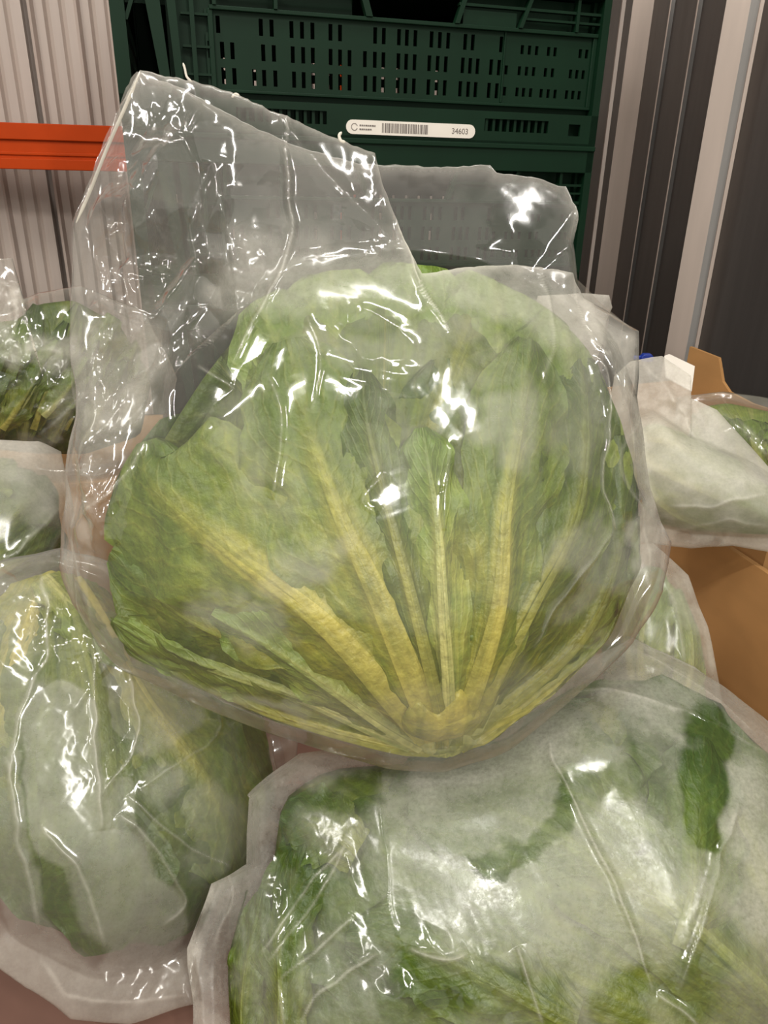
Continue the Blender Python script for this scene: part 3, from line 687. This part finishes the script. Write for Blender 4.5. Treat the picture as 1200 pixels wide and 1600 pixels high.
# ================================================================== A: the big bag in the middle
fa = Frame(570, 820, .415, tilt=8)
A = Head(fa, [(690,1190),(600,1184),(500,1156),(400,1122),(290,1076),(190,1026),(140,940),(145,830),(180,720),(235,630),(290,545),(370,470),(470,415),(620,395),(750,410),(860,465),(930,535),(985,650),(1010,770),(1010,880),(960,1000),(865,1092),(775,1166)], (590, 830), .062, .052, 2.6)
ra = head_root(fa, 690, 1180, 'large green lettuce head standing butt down in the big bag at the centre')
BK = (M_LEAFD, M_RIB)
for k, (p, hw, of) in enumerate([
    ([(680,1150),(580,900),(480,640),(410,475)], (50,100,90,80), .030), ([(690,1150),(630,880),(540,600),(520,430)], (50,110,120,95), .034),
    ([(690,1150),(670,880),(640,600),(640,420)], (50,110,120,95), .032), ([(700,1150),(760,880),(770,600),(755,440)], (50,110,120,95), .034), ([(700,1150),(830,900),(880,640),(860,490)], (50,100,120,90), .030)]):
    leaf(A, ra, p, hw, of, (M_LEAFP, M_RIBP), 20 + k)
front_leaves = [
    ([(670,1170),(480,1128),(310,1066),(170,970)], (30,48,52,40), .010, M_LEAF, 13), ([(720,1165),(850,1075),(950,985),(1000,860)], (30,44,46,34), .010, M_LEAF, 14),
    ([(660,1165),(540,1090),(420,1010),(330,960)], (34,50,50,34), .009, M_LEAFP, 15), ([(690,1165),(690,1080),(700,980),(720,880)], (30,46,50,36), .008, M_LEAF, 16),
    ([(660,1140),(480,1040),(290,960),(180,860)], (40,85,95,60), .016, M_LEAF, 1),
    ([(640,1150),(470,1085),(310,1030),(190,960)], (30,45,50,35), .020, M_LEAFP, 2),
    ([(680,1140),(580,900),(490,740),(440,580)], (40,80,80,50), .017, M_LEAFD, 3),
    ([(700,1150),(720,900),(720,700),(700,560)], (40,80,90,70), .018, M_LEAFD, 4),
    ([(730,1140),(900,1000),(965,850),(962,680)], (36,60,66,45), .014, M_LEAFD, 5),
    ([(745,1130),(900,1040),(985,930),(990,800)], (30,45,45,30), .017, M_LEAF, 6),
    ([(672,1150),(520,985),(360,860),(235,750),(225,690)], (44,105,130,120,70), .007, M_LEAF, 7),
    ([(720,1140),(820,960),(900,800),(915,640),(905,560)], (36,70,75,70,50), .008, M_LEAFD, 8),
    ([(684,1150),(600,950),(530,800),(480,660),(450,530)], (46,95,110,100,70), .004, M_LEAF, 9),
    ([(712,1140),(775,960),(790,800),(815,650),(830,530)], (40,62,72,72,48), .003, M_LEAF, 10),
    ([(694,1140),(640,920),(600,770),(572,650),(566,575)], (30,42,46,40,24), .001, M_LEAFD, 11),
    ([(702,1140),(692,950),(684,820),(668,720),(660,668)], (28,42,46,38,26), .000, M_LEAFP, 12),
]
for p, hw, of, mt, sd in front_leaves:
    leaf(A, ra, p, hw, of, (mt, M_RIB), sd, fold=.004 if sd in (11, 12) else 0)
for k, p in enumerate([[(640,1150),(420,900),(300,640)], [(690,1150),(600,800),(560,480)], [(700,1150),(800,850),(840,520)]]):
    leaf(A, ra, p, (60, 150, 120), .006, (M_LEAFD, M_RIB), 40 + k, side=-1, nt=24, ns=15)
heart(A, ra, M_LEAFD, 5, dent=((275, 645), 60, .075))
# smooth swollen butt where the leaf bases meet
q0 = np.array(A.at(690, 1128)); th = np.linspace(0, 2*math.pi, 40, endpoint=False); rows = []; uvr = []
for r in np.linspace(.01, 1, 16):
    u = q0[0] + np.cos(th) * 60 * fa.px * r; v = q0[1] + np.sin(th) * (44 + 22 * np.cos(th * 5 + .6) * (np.sin(th) > 0) * np.sin(th))  * fa.px * r
    dd = A.dist(u, v); k_ = np.where(dd > .945, .945 / dd, 1); u, v = A.c[0] + (u - A.c[0]) * k_, A.c[1] + (v - A.c[1]) * k_
    rows.append(fa.xyz(u, v, A.h(u, v) + .0066 * (1 - r**2)**.5 - .0012 + .0006 * np.cos(th * 7) * r)); uvr.append(np.stack([.5 + .12 * np.cos(th) * r, .04 + .1 * r * np.maximum(np.sin(th), 0)], -1))
link('stem_base', grid_mesh('stem_base', np.array(rows), np.array(uvr), True), M_LEAF, ra)

front = [(218,108,1),(290,124,1),(365,150,1),(450,186,1),(530,218,1),(586,238,1),(598,285,1),(622,350,1),(655,438,1),(720,425,1),(800,412,1),(897,425,1),(905,470),(990,520),(985,640),(1000,760),(1040,845),(1028,920),(985,1000),(925,1055),(850,1105),(790,1152),(690,1190),(600,1180),(480,1145),(400,1120),(300,1078),(205,1038),(165,1000),(118,940),(100,880),(104,760),(120,650),(116,540),(118,440),(118,350),(150,262),(185,180)]
backo = [(214,112,1),(300,150,1),(450,220,1),(560,258,1),(600,262,1),(680,264,1),(766,258,1),(775,272,1),(830,276,1),(884,292,1),(905,330,1),(895,380),(899,440),(940,480),(988,522),(985,640),(1000,760),(1040,845),(1028,920),(985,1000),(925,1055),(850,1105),(790,1152),(690,1190),(600,1180),(480,1145),(400,1120),(300,1078),(205,1038),(165,1000),(118,940),(100,880),(104,760),(120,650),(116,540),(118,440),(118,350),(150,262),(185,180)]
bagA = film('plastic_bag', fa, A, front, backo, M_FILM, 11, nr=260, na=760, centre=(560, 740), loft=.022, fog=.09, backfog=.10, contact=-.04, fogk=.7, sizes=(.050, .026, .012), ang=1.2, stretch=1.4,
    folds=[([(455,205),(458,300),(455,390),(400,500),(362,572)], 7, .006, .35), ([(586,240),(612,320),(640,400),(652,440),(700,520)], 6, .006, .4), ([(770,262),(800,340),(828,400)], 8, .005, .3),
           ([(416,580),(440,640),(440,720),(420,778)], 9, .006, .2), ([(920,560),(945,620),(942,740),(962,826)], 5, .004, .45), ([(962,826),(930,870),(880,930),(830,1010)], 6, .003, .25), ([(895,440),(912,520),(935,560)], 6, .004, .3),
           ([(445,215),(520,300),(620,380)], 14, .004, .06), ([(310,575),(350,598),(364,608)], 6, .004, .3), ([(120,880),(135,760),(170,660)], 12, .006, .2), ([(100,760),(130,880),(160,980)], 14, .008, .2), ([(230,690),(190,760),(140,800)], 8, .006, .3), ([(330,1080),(420,1118),(500,1140)], 8, .004, .3),
           ([(590,800),(570,780),(600,740)], 9, .003, .1), ([(690,760),(700,700),(690,830)], 8, .003, .1), ([(840,420),(860,520),(850,600)], 8, .004, .2), ([(480,490),(500,560),(490,640)], 8, .003, .15), ([(1000,640),(960,720),(1000,800),(1010,900)], 10, .005, .25)],
    fogs=[([(400,440),(560,430),(760,440),(860,470)], 75, .42), ([(520,540),(640,560),(740,520)], 40, .25), ([(900,470),(960,530),(980,640),(1005,760),(1015,860)], 42, .5), ([(130,560),(140,700),(120,860)], 60, .30), ([(230,560),(180,640)], 60, .35), ([(790,600),(800,660)], 45, .3),
          ([(380,640),(420,740)], 50, .18), ([(470,870),(510,880)], 40, .3), ([(360,970),(410,950)], 40, .25), ([(300,1055),(420,1085),(560,1135)], 24, .26), ([(540,1110),(700,1130),(820,1090)], 50, .14), ([(900,900),(960,860),(1000,900)], 40, .25), ([(870,1050),(930,1010)], 30, .15), ([(620,600),(640,760)], 40, .12), ([(860,440),(880,600),(900,720)], 50, .2), ([(600,420),(700,400)], 50, .2)],
    crumples=[([(170,330),(150,480),(160,560)], 60, 3.2), ([(120,620),(120,760),(110,900)], 40, 2.0), ([(930,480),(985,650),(1010,850)], 45, 1.4), ([(250,1060),(480,1140)], 30, .8), ([(240,250),(290,400),(300,500)], 80, 2.8), ([(560,520),(600,560)], 40, 1.2), ([(340,600),(300,640)], 30, .6), ([(130,700),(150,780)], 50, 1.0), ([(800,400),(800,480)], 40, .8), ([(570,300),(590,360)], 40, .5)], base_crumple=.30)
def strand(bag, name, fr, pts, r, w=.0, n=24, mt=None, fogv=.9):
    """a thin roll of film: the hard crease of a bag edge or a torn thread"""
    c2 = curve_pts(pts, n); c3 = np.array([CAM * 0 + fr.xyz(np.array(fr.uv(x, y, w)[0]), np.array(fr.uv(x, y, w)[1]), np.array(w)) for x, y in c2])
    tg = np.gradient(c3, axis=0); tg /= np.linalg.norm(tg, axis=1)[:, None]; a = np.cross(tg, fr.n); a /= np.linalg.norm(a, axis=1)[:, None]; b = np.cross(tg, a)
    th = np.linspace(0, 2*math.pi, 7)[:-1]; rr = r * np.sqrt(np.clip(np.minimum(np.linspace(0, 1, n), np.linspace(1, 0, n)) * 8, .05, 1))
    P = c3[:, None] + rr[:, None, None] * (np.cos(th)[None, :, None] * a[:, None] + np.sin(th)[None, :, None] * b[:, None])
    me = grid_mesh(name, P, None, True); at_ = me.attributes.new('fog', 'FLOAT', 'POINT'); at_.data.foreach_set('value', np.full(n * 6, fogv, np.float32))
    return link(name, me, mt or M_FILM, bag)
strand(bagA, 'folded_edge', fa, [(219,112),(196,166),(168,230),(140,300),(119,348)], .0009, .002)
strand(bagA, 'torn_thread', fa, [(300,128),(292,120),(289,108),(286,98)], .0006, .012)
strand(bagA, 'torn_thread', fa, [(540,222),(533,220),(530,212),(534,206)], .0008, .012)
strand(bagA, 'torn_thread', fa, [(362,152),(368,147),(374,150)], .0007, .012)
bag_tag(bagA, 'tall clear crinkled bag around the central lettuce head, its mouth open at the top')

# ================================================================== B: lower left
fb = Frame(200, 1230, .51, tilt=0, turn=14)
B = Head(fb, [(-90,980),(0,905),(80,880),(160,905),(240,1000),(330,1055),(415,1110),(438,1240),(403,1362),(345,1440),(250,1500),(140,1515),(30,1460),(-70,1330)], (190, 1210), .05, .05, 3.0)
rb = head_root(fb, 0, 0, 'green lettuce head lying tips down in the lower left bag')
for k, (p, hw, of, mt) in enumerate([
    ([(80,900),(20,1050),(-20,1200),(0,1340)], (40,80,90,60), .014, M_LEAF), ([(110,905),(240,1060),(380,1160),(430,1270)], (40,90,100,70), .014, M_LEAFD),
    ([(95,900),(100,1100),(90,1290),(110,1440)], (40,80,95,60), .010, M_LEAF), ([(110,905),(190,1100),(260,1300),(290,1460)], (40,90,120,80), .006, M_LEAFD),
    ([(115,905),(220,1080),(330,1230),(370,1380)], (36,80,90,60), .003, M_LEAF), ([(100,900),(160,1120),(170,1330),(165,1490)], (36,70,80,55), .001, M_LEAF), ([(70,900),(120,950),(195,1035)], (26,40,30), .0, M_LEAFP)]):
    leaf(B, rb, p, hw, of, (M_BLADE if k in (1, 2, 3, 5) else mt, M_RIBP), 60 + k, rib=.7)
for k, p in enumerate([[(110,1000),(60,1200),(60,1380)], [(150,1010),(260,1200),(290,1360)]]): leaf(B, rb, p, (60, 150, 120), .006, (M_LEAFD, M_RIB), 70 + k, side=-1, nt=24, ns=15)
heart(B, rb, M_LEAFD, 6)
outB = [(-120,960),(0,880),(95,860),(200,892),(318,1012),(440,1085),(462,1160),(455,1250),(420,1360),(350,1410),(310,1480),(300,1570),(200,1598),(110,1590),(40,1545),(-20,1490),(-120,1400)]
bagB = film('plastic_bag', fb, B, outB, outB, M_FILM, 23, nr=190, na=600, centre=(190, 1220), loft=.02, fog=.15, backfog=.2, contact=-.05, fogk=.52, ang=1.3, stretch=1.5,
    folds=[([(60,900),(75,980),(70,1040)], 8, .004, .4), ([(140,1010),(150,1060),(150,1140),(160,1300)], 8, .005, .3), ([(80,1010),(30,1120),(12,1230)], 8, .004, .3), ([(10,1180),(30,1320),(60,1450)], 9, .005, .3), ([(200,1040),(215,1150),(160,1240)], 7, .004, .3), ([(60,1290),(130,1380),(160,1480)], 7, .004, .3), ([(190,1270),(290,1400),(250,1450)], 8, .004, .3), ([(200,1240),(260,1300),(360,1360)], 6, .003, .25), ([(300,1050),(340,1140),(220,1230)], 6, .003, .15), ([(420,1150),(425,1250),(380,1340)], 7, .004, .2), ([(60,1500),(130,1560),(290,1550)], 9, .005, .4)],
    fogs=[([(20,940),(10,1040),(35,1110)], 46, .30, .6), ([(95,1120),(100,1200),(112,1290)], 46, .42, 1), ([(112,1300),(150,1390),(215,1500)], 22, .25, 1), ([(-10,1170),(10,1330),(50,1450),(90,1520)], 24, .35, .9), ([(175,1350),(200,1420),(240,1440),(215,1500)], 46, .40, .9), ([(185,1240),(180,1330)], 22, .26, 1), ([(225,1080),(290,1095),(240,1140)], 34, .34, .5), ([(250,1240),(275,1225)], 26, .3, .4), ([(330,1270),(360,1310),(330,1340)], 36, .22, .7), ([(20,1510),(120,1560),(280,1540)], 44, .40, .6), ([(170,1000),(200,1050),(205,1130)], 22, .28, 1), ([(425,1130),(430,1240)], 14, .3, .8), ([(300,1050),(420,1110)], 20, .22, .4)],
    crumples=[([(60,920),(70,1000),(140,1040)], 40, .9), ([(150,1080),(170,1200)], 40, .6), ([(200,1560),(290,1560)], 40, .8), ([(370,1370)], 30, .8) if False else ([(360,1370),(375,1385)], 30, .8)], base_crumple=.35)
bag_tag(bagB, 'clear bag over the lettuce lying at the lower left, resting against the big bag')

# ================================================================== C: lower right
fcf = Frame(830, 1370, .44, tilt=0, turn=9)
Cc = Head(fcf, [(400,1230),(480,1180),(600,1172),(700,1165),(800,1120),(900,1060),(1010,1030),(1130,1090),(1230,1190),(1320,1350),(1330,1600),(1180,1750),(900,1790),(600,1760),(350,1690),(340,1500),(385,1340)], (840, 1420), .055, .045, 3.0)
rc = head_root(fcf, 0, 0, 'green lettuce head under the frosted bag at the lower right')
for k, (p, hw, of, mt) in enumerate([
    ([(1280,1600),(1180,1350),(1100,1180),(1020,1060)], (50,110,120,80), .012, M_LEAFD), ([(1280,1620),(1080,1400),(940,1220),(860,1110)], (50,120,140,90), .014, M_LEAF),
    ([(1270,1640),(960,1450),(760,1300),(620,1210)], (50,120,140,90), .012, M_LEAFD), ([(1260,1680),(900,1560),(640,1440),(430,1340)], (50,120,140,90), .010, M_LEAF),
    ([(1250,1700),(900,1680),(620,1640),(420,1560)], (50,110,130,80), .012, M_LEAFD), ([(1240,1600),(1000,1380),(820,1280),(640,1250)], (40,80,90,60), .005, M_LEAF), ([(1060,1480),(1085,1380),(1090,1280),(1100,1150)], (30,60,70,50), .004, M_LEAFD), ([(900,1600),(780,1540),(660,1480),(540,1470)], (30,70,60,40), .002, M_LEAFD),
    ([(338,1660),(335,1570),(350,1480),(375,1390)], (22,26,26,18), .006, M_LEAFD), ([(385,1660),(380,1570),(390,1480),(410,1390)], (24,30,30,20), .004, M_LEAF), ([(440,1650),(440,1560),(440,1440),(480,1310)], (22,40,50,34), .006, M_LEAFD), ([(560,1330),(500,1290),(440,1270)], (30, 50, 34), .003, M_LEAF)]):
    leaf(Cc, rc, p, hw, of, (M_BLADE if mt is M_LEAFD or k % 2 else mt, M_RIBP), 80 + k, rib=.6)
for k, p in enumerate([[(1280,1600),(1000,1300),(800,1160)], [(1250,1680),(900,1550),(560,1350)]]): leaf(Cc, rc, p, (60, 170, 140), .006, (M_LEAFD, M_RIB), 95 + k, side=-1, nt=24, ns=15)
heart(Cc, rc, M_LEAFD, 7)
outC = [(395,1245),(470,1180),(590,1168),(700,1160),(800,1112),(900,1045),(985,1000),(1080,1045),(1210,1150),(1340,1340),(1360,1600),(1200,1790),(900,1840),(600,1820),(380,1760),(305,1600),(300,1480),(335,1380),(398,1350)]
bagC = film('plastic_bag', fcf, Cc, outC, outC, M_FROST, 37, nr=230, na=760, centre=(830, 1420), loft=.02, fog=.21, backfog=.3, contact=-.02, fogk=.75, ang=-1.0, stretch=1.8,
    folds=[([(850,1150),(870,1200),(940,1340),(1000,1480),(1025,1560)], 5, .004, .35), ([(830,1110),(940,1080),(1060,1110),(1200,1180)], 10, .006, .2), ([(990,1020),(1080,1070),(1180,1150)], 9, .006, .25), ([(540,1320),(470,1400),(410,1490)], 6, .005, .45), ([(540,1320),(500,1400),(420,1500)], 6, .005, .4), ([(555,1430),(480,1500),(435,1530)], 6, .005, .4), ([(590,1490),(510,1540),(470,1600)], 6, .005, .4), ([(590,1170),(600,1280),(610,1420),(640,1500)], 4, .002, -.1), ([(640,1480),(680,1500),(730,1490)], 9, .007, .4), ([(810,1480),(830,1540),(850,1600)], 6, .006, .35), ([(1030,1560),(1090,1600)], 8, .006, .4), ([(1150,1250),(1120,1360),(1060,1560)], 9, .005, .1), ([(350,1350),(370,1400),(340,1470)], 8, .006, .3), ([(437,1530),(445,1600)], 6, .004, .4)],
    fogs=[([(650,1230),(760,1170),(880,1150)], 62, .32), ([(1180,1240),(1190,1340),(1160,1420)], 60, .38), ([(700,1360),(900,1400)], 120, .12), ([(980,1090),(1060,1120)], 40, .3), ([(1110,1140),(1098,1220),(1088,1280)], 32, -.36, .8), ([(890,1250),(830,1310),(740,1345)], 18, -.24, .3), ([(880,1140),(950,1160)], 24, -.22), ([(560,1215),(470,1240)], 36, -.22), ([(430,1300),(480,1400),(460,1540)], 40, -.24), ([(660,1540),(760,1560),(840,1580)], 50, -.26), ([(1000,1520),(985,1590)], 30, -.3), ([(1110,1500),(1080,1560)], 40, -.2), ([(340,1470),(350,1600)], 36, -.3), ([(320,1420),(310,1560)], 18, .3), ([(930,1230),(1000,1200)], 40, -.10), ([(560,1400),(640,1470)], 40, -.12)],
    crumples=[([(500,1340),(450,1450),(420,1560)], 60, .9), ([(370,1370),(380,1420)], 40, 1.2), ([(600,1500),(720,1520),(760,1580)], 50, .8), ([(1030,1570)], 30, .5) if False else ([(1020,1560),(1040,1580)], 40, .8)], base_crumple=.22)
bag_tag(bagC, 'large frosty white bag over the lettuce at the lower right')

# ================================================================== I: between the big bag and the carton wall
fi = Frame(1030, 970, .565, tilt=0)
I = Head(fi, [(960,870),(1010,865),(1060,900),(1095,980),(1112,1080),(1120,1240),(1090,1370),(1020,1400),(960,1330),(940,1150),(930,980)], (1020, 1080), .03, .03)
ri = head_root(fi, 0, 0, 'pale lettuce head squeezed between the big bag and the brown carton wall')
for k, (p, hw, of, mt) in enumerate([([(1010,1150),(1000,1030),(1010,950),(1020,885)], (20,30,34,24), .004, M_LEAFP), ([(1030,1150),(1075,1070),(1080,990),(1060,920)], (16,22,24,16), .002, M_LEAFP), ([(1000,1150),(985,1060),(975,980),(970,900)], (20,26,26,20), .001, M_LEAF)]): leaf(I, ri, p, hw, of, (mt, M_RIBP), 110 + k, nt=26, ns=15)
heart(I, ri, M_LEAFP, 8)
outI = [(945,860),(1020,850),(1075,900),(1105,980),(1125,1070),(1140,1240),(1105,1390),(1020,1425),(940,1340),(925,1150),(920,980)]
bag_tag(film('plastic_bag', fi, I, outI, outI, M_SOFT, 41, nr=50, na=200, loft=.015, fog=.28, backfog=.2, folds=[([(1030,870),(1060,960),(1070,1040)], 8, .004, .3), ([(990,990),(1030,1030),(1060,1020)], 8, .004, .35)], fogs=[([(1070,900),(1100,1010)], 20, .2)], base_crumple=.5), 'small clear bag wedged between the big bag and the brown carton wall')

# ================================================================== E: left, level with the big bag's middle
fe = Frame(30, 810, .60, tilt=2)
E_ = Head(fe, [(-110,720),(-20,705),(60,715),(100,770),(112,850),(105,960),(80,1180),(0,1230),(-90,1220),(-150,1050),(-150,850)], (-10, 900), .042, .03)
re_ = head_root(fe, 0, 0, 'lettuce head under the cloudy bag left of the big bag')
for k, (p, hw, of, mt) in enumerate([([(-100,920),(-40,860),(30,800),(80,750)], (24,40,44,30), .006, M_LEAFD), ([(-90,940),(-10,900),(60,860),(100,830)], (20,34,36,24), .003, M_LEAFD), ([(-110,880),(-60,800),(-20,740),(20,715)], (24,40,40,26), .004, M_LEAF)]): leaf(E_, re_, p, hw, of, (mt, M_RIB), 120 + k, nt=26, ns=15)
heart(E_, re_, M_LEAFD, 9)
outE = [(-140,700),(-20,686),(60,690),(96,705),(112,790),(125,870),(122,980),(95,1210),(0,1262),(-110,1245),(-172,1050),(-170,850)]
bag_tag(film('plastic_bag', fe, E_, outE, outE, M_SOFT, 43, nr=60, na=220, loft=.015, fog=.16, backfog=.2, folds=[([(96,790),(50,840),(0,880)], 8, .006, .35), ([(100,820),(60,890),(0,930)], 10, .005, .2)], fogs=[([(-20,715),(60,730),(70,780)], 50, .42), ([(-40,740),(0,790)], 40, .25)], base_crumple=.3), 'cloudy bag of lettuce left of the big bag, under the leafy upper left bag')

# ================================================================== F: upper left
ff = Frame(60, 575, .70, tilt=8)
Fh = Head(ff, [(-80,500),(20,490),(60,462),(120,455),(200,500),(255,590),(235,690),(140,722),(60,722),(-40,712),(-110,620)], (70, 590), .045, .045)
rf_ = head_root(ff, 0, 0, 'lettuce head with many narrow leaves in the upper left bag')
rng = random.Random(5)
for k in range(14):
    x0, y0 = -60 + k * 16, 690 - (k % 3) * 20; x1, y1 = 10 + k * 16, 560 - (k % 4) * 28
    p = [(x0, y0), ((x0*2+x1)/3 + rng.uniform(-8, 8), (y0*2+y1)/3), (x1, y1)]
    leaf(Fh, rf_, p, (10, 20, 14), .002 + .003 * (k % 4), ((M_LEAFD, M_LEAF, M_LEAFP)[k % 3], M_RIBP), 130 + k, nt=24, ns=13)
heart(Fh, rf_, M_LEAFD, 10)
outF = [(-120,440),(-20,408),(20,405),(30,470),(60,458),(125,448),(225,485),(275,590),(255,705),(150,742),(60,740),(-50,725),(-130,620)]
bag_tag(film('plastic_bag', ff, Fh, outF, outF, M_FILM, 47, nr=80, na=260, centre=(70, 590), loft=.018, fog=.14, backfog=.12, folds=[([(0,430),(26,470),(20,520)], 8, .006, .35), ([(40,540),(100,550)], 14, .004, .3), ([(140,610),(60,680)], 8, .005, .35)], fogs=[([(20,555),(110,545)], 24, .45), ([(0,470),(10,540)], 24, .35), ([(60,680),(120,620),(150,600)], 18, .25)], crumples=[([(10,450),(0,540)], 40, 1.4), ([(60,600),(100,660)], 50, .9)], base_crumple=.6), 'clear glossy bag of narrow-leaved lettuce at the upper left, below the orange rack beam')

# ================================================================== G: right, behind the carton wall
fg_ = Frame(1110, 740, .585, tilt=-6)
G = Head(fg_, [(990,645),(1022,642),(1078,682),(1165,722),(1240,770),(1250,840),(1180,838),(1080,832),(1000,815),(950,740)], (1090, 750), .045, .05)
rg_ = head_root(fg_, 0, 0, 'lettuce head hidden in the milky bag right of the big bag')
for k, (p, hw, of, mt) in enumerate([([(985,710),(1050,745),(1125,780),(1200,810)], (20,32,32,22), .004, M_LEAFP), ([(970,720),(1050,800),(1130,830),(1220,845)], (20,26,26,18), .002, M_LEAFP), ([(985,690),(1040,690),(1100,715),(1170,755)], (16,26,26,20), .003, M_LEAFP)]): leaf(G, rg_, p, hw, of, (mt, M_RIBP), 150 + k, nt=26, ns=15)
heart(G, rg_, M_LEAFP, 12, grow=.82)
outG = [(960,590),(985,566),(1035,558),(1080,588),(1080,622),(1120,640),(1165,690),(1225,760),(1280,800),(1270,875),(1180,858),(1144,852),(1080,856),(1030,850),(960,840),(930,720)]
bag_tag(film('plastic_bag', fg_, G, outG, outG, M_SOFT, 53, nr=80, na=280, centre=(1080, 735), loft=.02, fog=.38, backfog=.4, contact=.02, folds=[([(1010,580),(1060,640),(1100,700)], 9, .006, .25), ([(1035,560),(1070,600)], 6, .006, .3), ([(1040,790),(1120,790),(1200,770)], 8, .005, .3), ([(1050,830),(1130,815),(1200,820)], 8, .005, .3), ([(1000,650),(1010,740),(1030,800)], 7, .005, .2)], fogs=[([(1020,690),(1100,720),(1140,750)], 60, .3), ([(1040,830),(1150,830)], 20, .2), ([(1040,840),(1100,845)], 16, -.3)], crumples=[([(1000,590),(1050,600)], 40, 1.4), ([(1060,620),(1075,650)], 20, 1.2)], base_crumple=.5), 'milky white bag slumped over the edge of the brown carton, right of the big bag')

# ================================================================== H: far right
fh = Frame(1180, 680, .84, tilt=8)
H = Head(fh, [(1080,630),(1130,622),(1200,636),(1290,660),(1320,740),(1240,790),(1140,760),(1070,690)], (1190, 700), .05, .05)
rh = head_root(fh, 0, 0, 'curly lettuce head in the bag beside the grey metal wall')
for k in range(8):
    x0 = 1080 + k * 22
    leaf(H, rh, [(x0 + 40, 760), (x0 + 10, 700 + (k % 2) * 14), (x0, 645 + k * 3)], (10, 20, 16), .001 + .003 * (k % 3), ((M_LEAFP, M_LEAF)[k % 2], M_RIBP), 160 + k, nt=22, ns=13, ruffle=1.6)
heart(H, rh, M_LEAFP, 13)
outH = [(1060,622),(1130,612),(1200,622),(1310,645),(1350,740),(1250,810),(1130,780),(1050,700)]
bag_tag(film('plastic_bag', fh, H, outH, outH, M_FILM, 59, nr=60, na=220, loft=.015, fog=.18, backfog=.15, base_crumple=.7, folds=[([(1120,640),(1170,680),(1200,720)], 10, .005, .25), ([(1150,650),(1190,690)], 8, .005, .3)]), 'clear bag of curly lettuce beside the grey metal wall at the right')

# ================================================================== small things
def fsmall(px, py, d): return PX(px, py, d)
# grey corner of an empty bag behind
fj = Frame(920, 478, .78, tilt=14)
outJ = [(840,462),(905,458),(952,461),(957,480),(948,500),(940,540),(920,600),(900,640),(850,640),(835,640),(830,540)]
tag(film('empty_bag', fj, None, outJ, outJ, M_SOFT, 61, nr=40, na=160, loft=.008, fog=.45, backfog=.4, base_crumple=.5), 'grey film corner of a flat empty bag poking out behind the big bag', 'bag')
# paper slip and blue clip on the far carton
def board(name, pts, d, th, mt, lab_, cat):
    P = [PX(x, y, d + (i_ if isinstance(i_, float) else 0)) for i_, (x, y) in enumerate(pts)]
    a, b, c = P[0], P[1], P[-1]; n = np.cross(b - a, c - a); n /= np.linalg.norm(n)
    if n @ (CAM - a) < 0: n = -n
    q = MB(); k = len(P); q.v = [tuple(p_) for p_ in P] + [tuple(p_ - n * th) for p_ in P]
    q.f = [tuple(range(k)), tuple(range(2*k-1, k-1, -1))] + [(i_, k+i_, k+(i_+1) % k, (i_+1) % k) for i_ in range(k)]
    o = q.build(name, mt, bevel=.0005); return tag(o, lab_, cat)
board('paper_slip', [(1038,556),(1046,553),(1086,572),(1081,612),(1040,590)], .93, .001, M_WHITE, 'small white paper slip stuck on the inside of the far carton wall', 'paper')
bc = MB().prism([(-.006,-.004),(.006,-.004),(.007,.001),(.004,.0045),(-.004,.0045),(-.007,.001)], -.004, .004).box(-.014, -.006, -.002, .002, -.002, .002)
o = bc.build('bottle_cap', M_BLUE, bevel=.001); o.location = PX(1010, 559, .80); tag(o, 'small blue plastic cap above the milky bag at the right', 'cap')
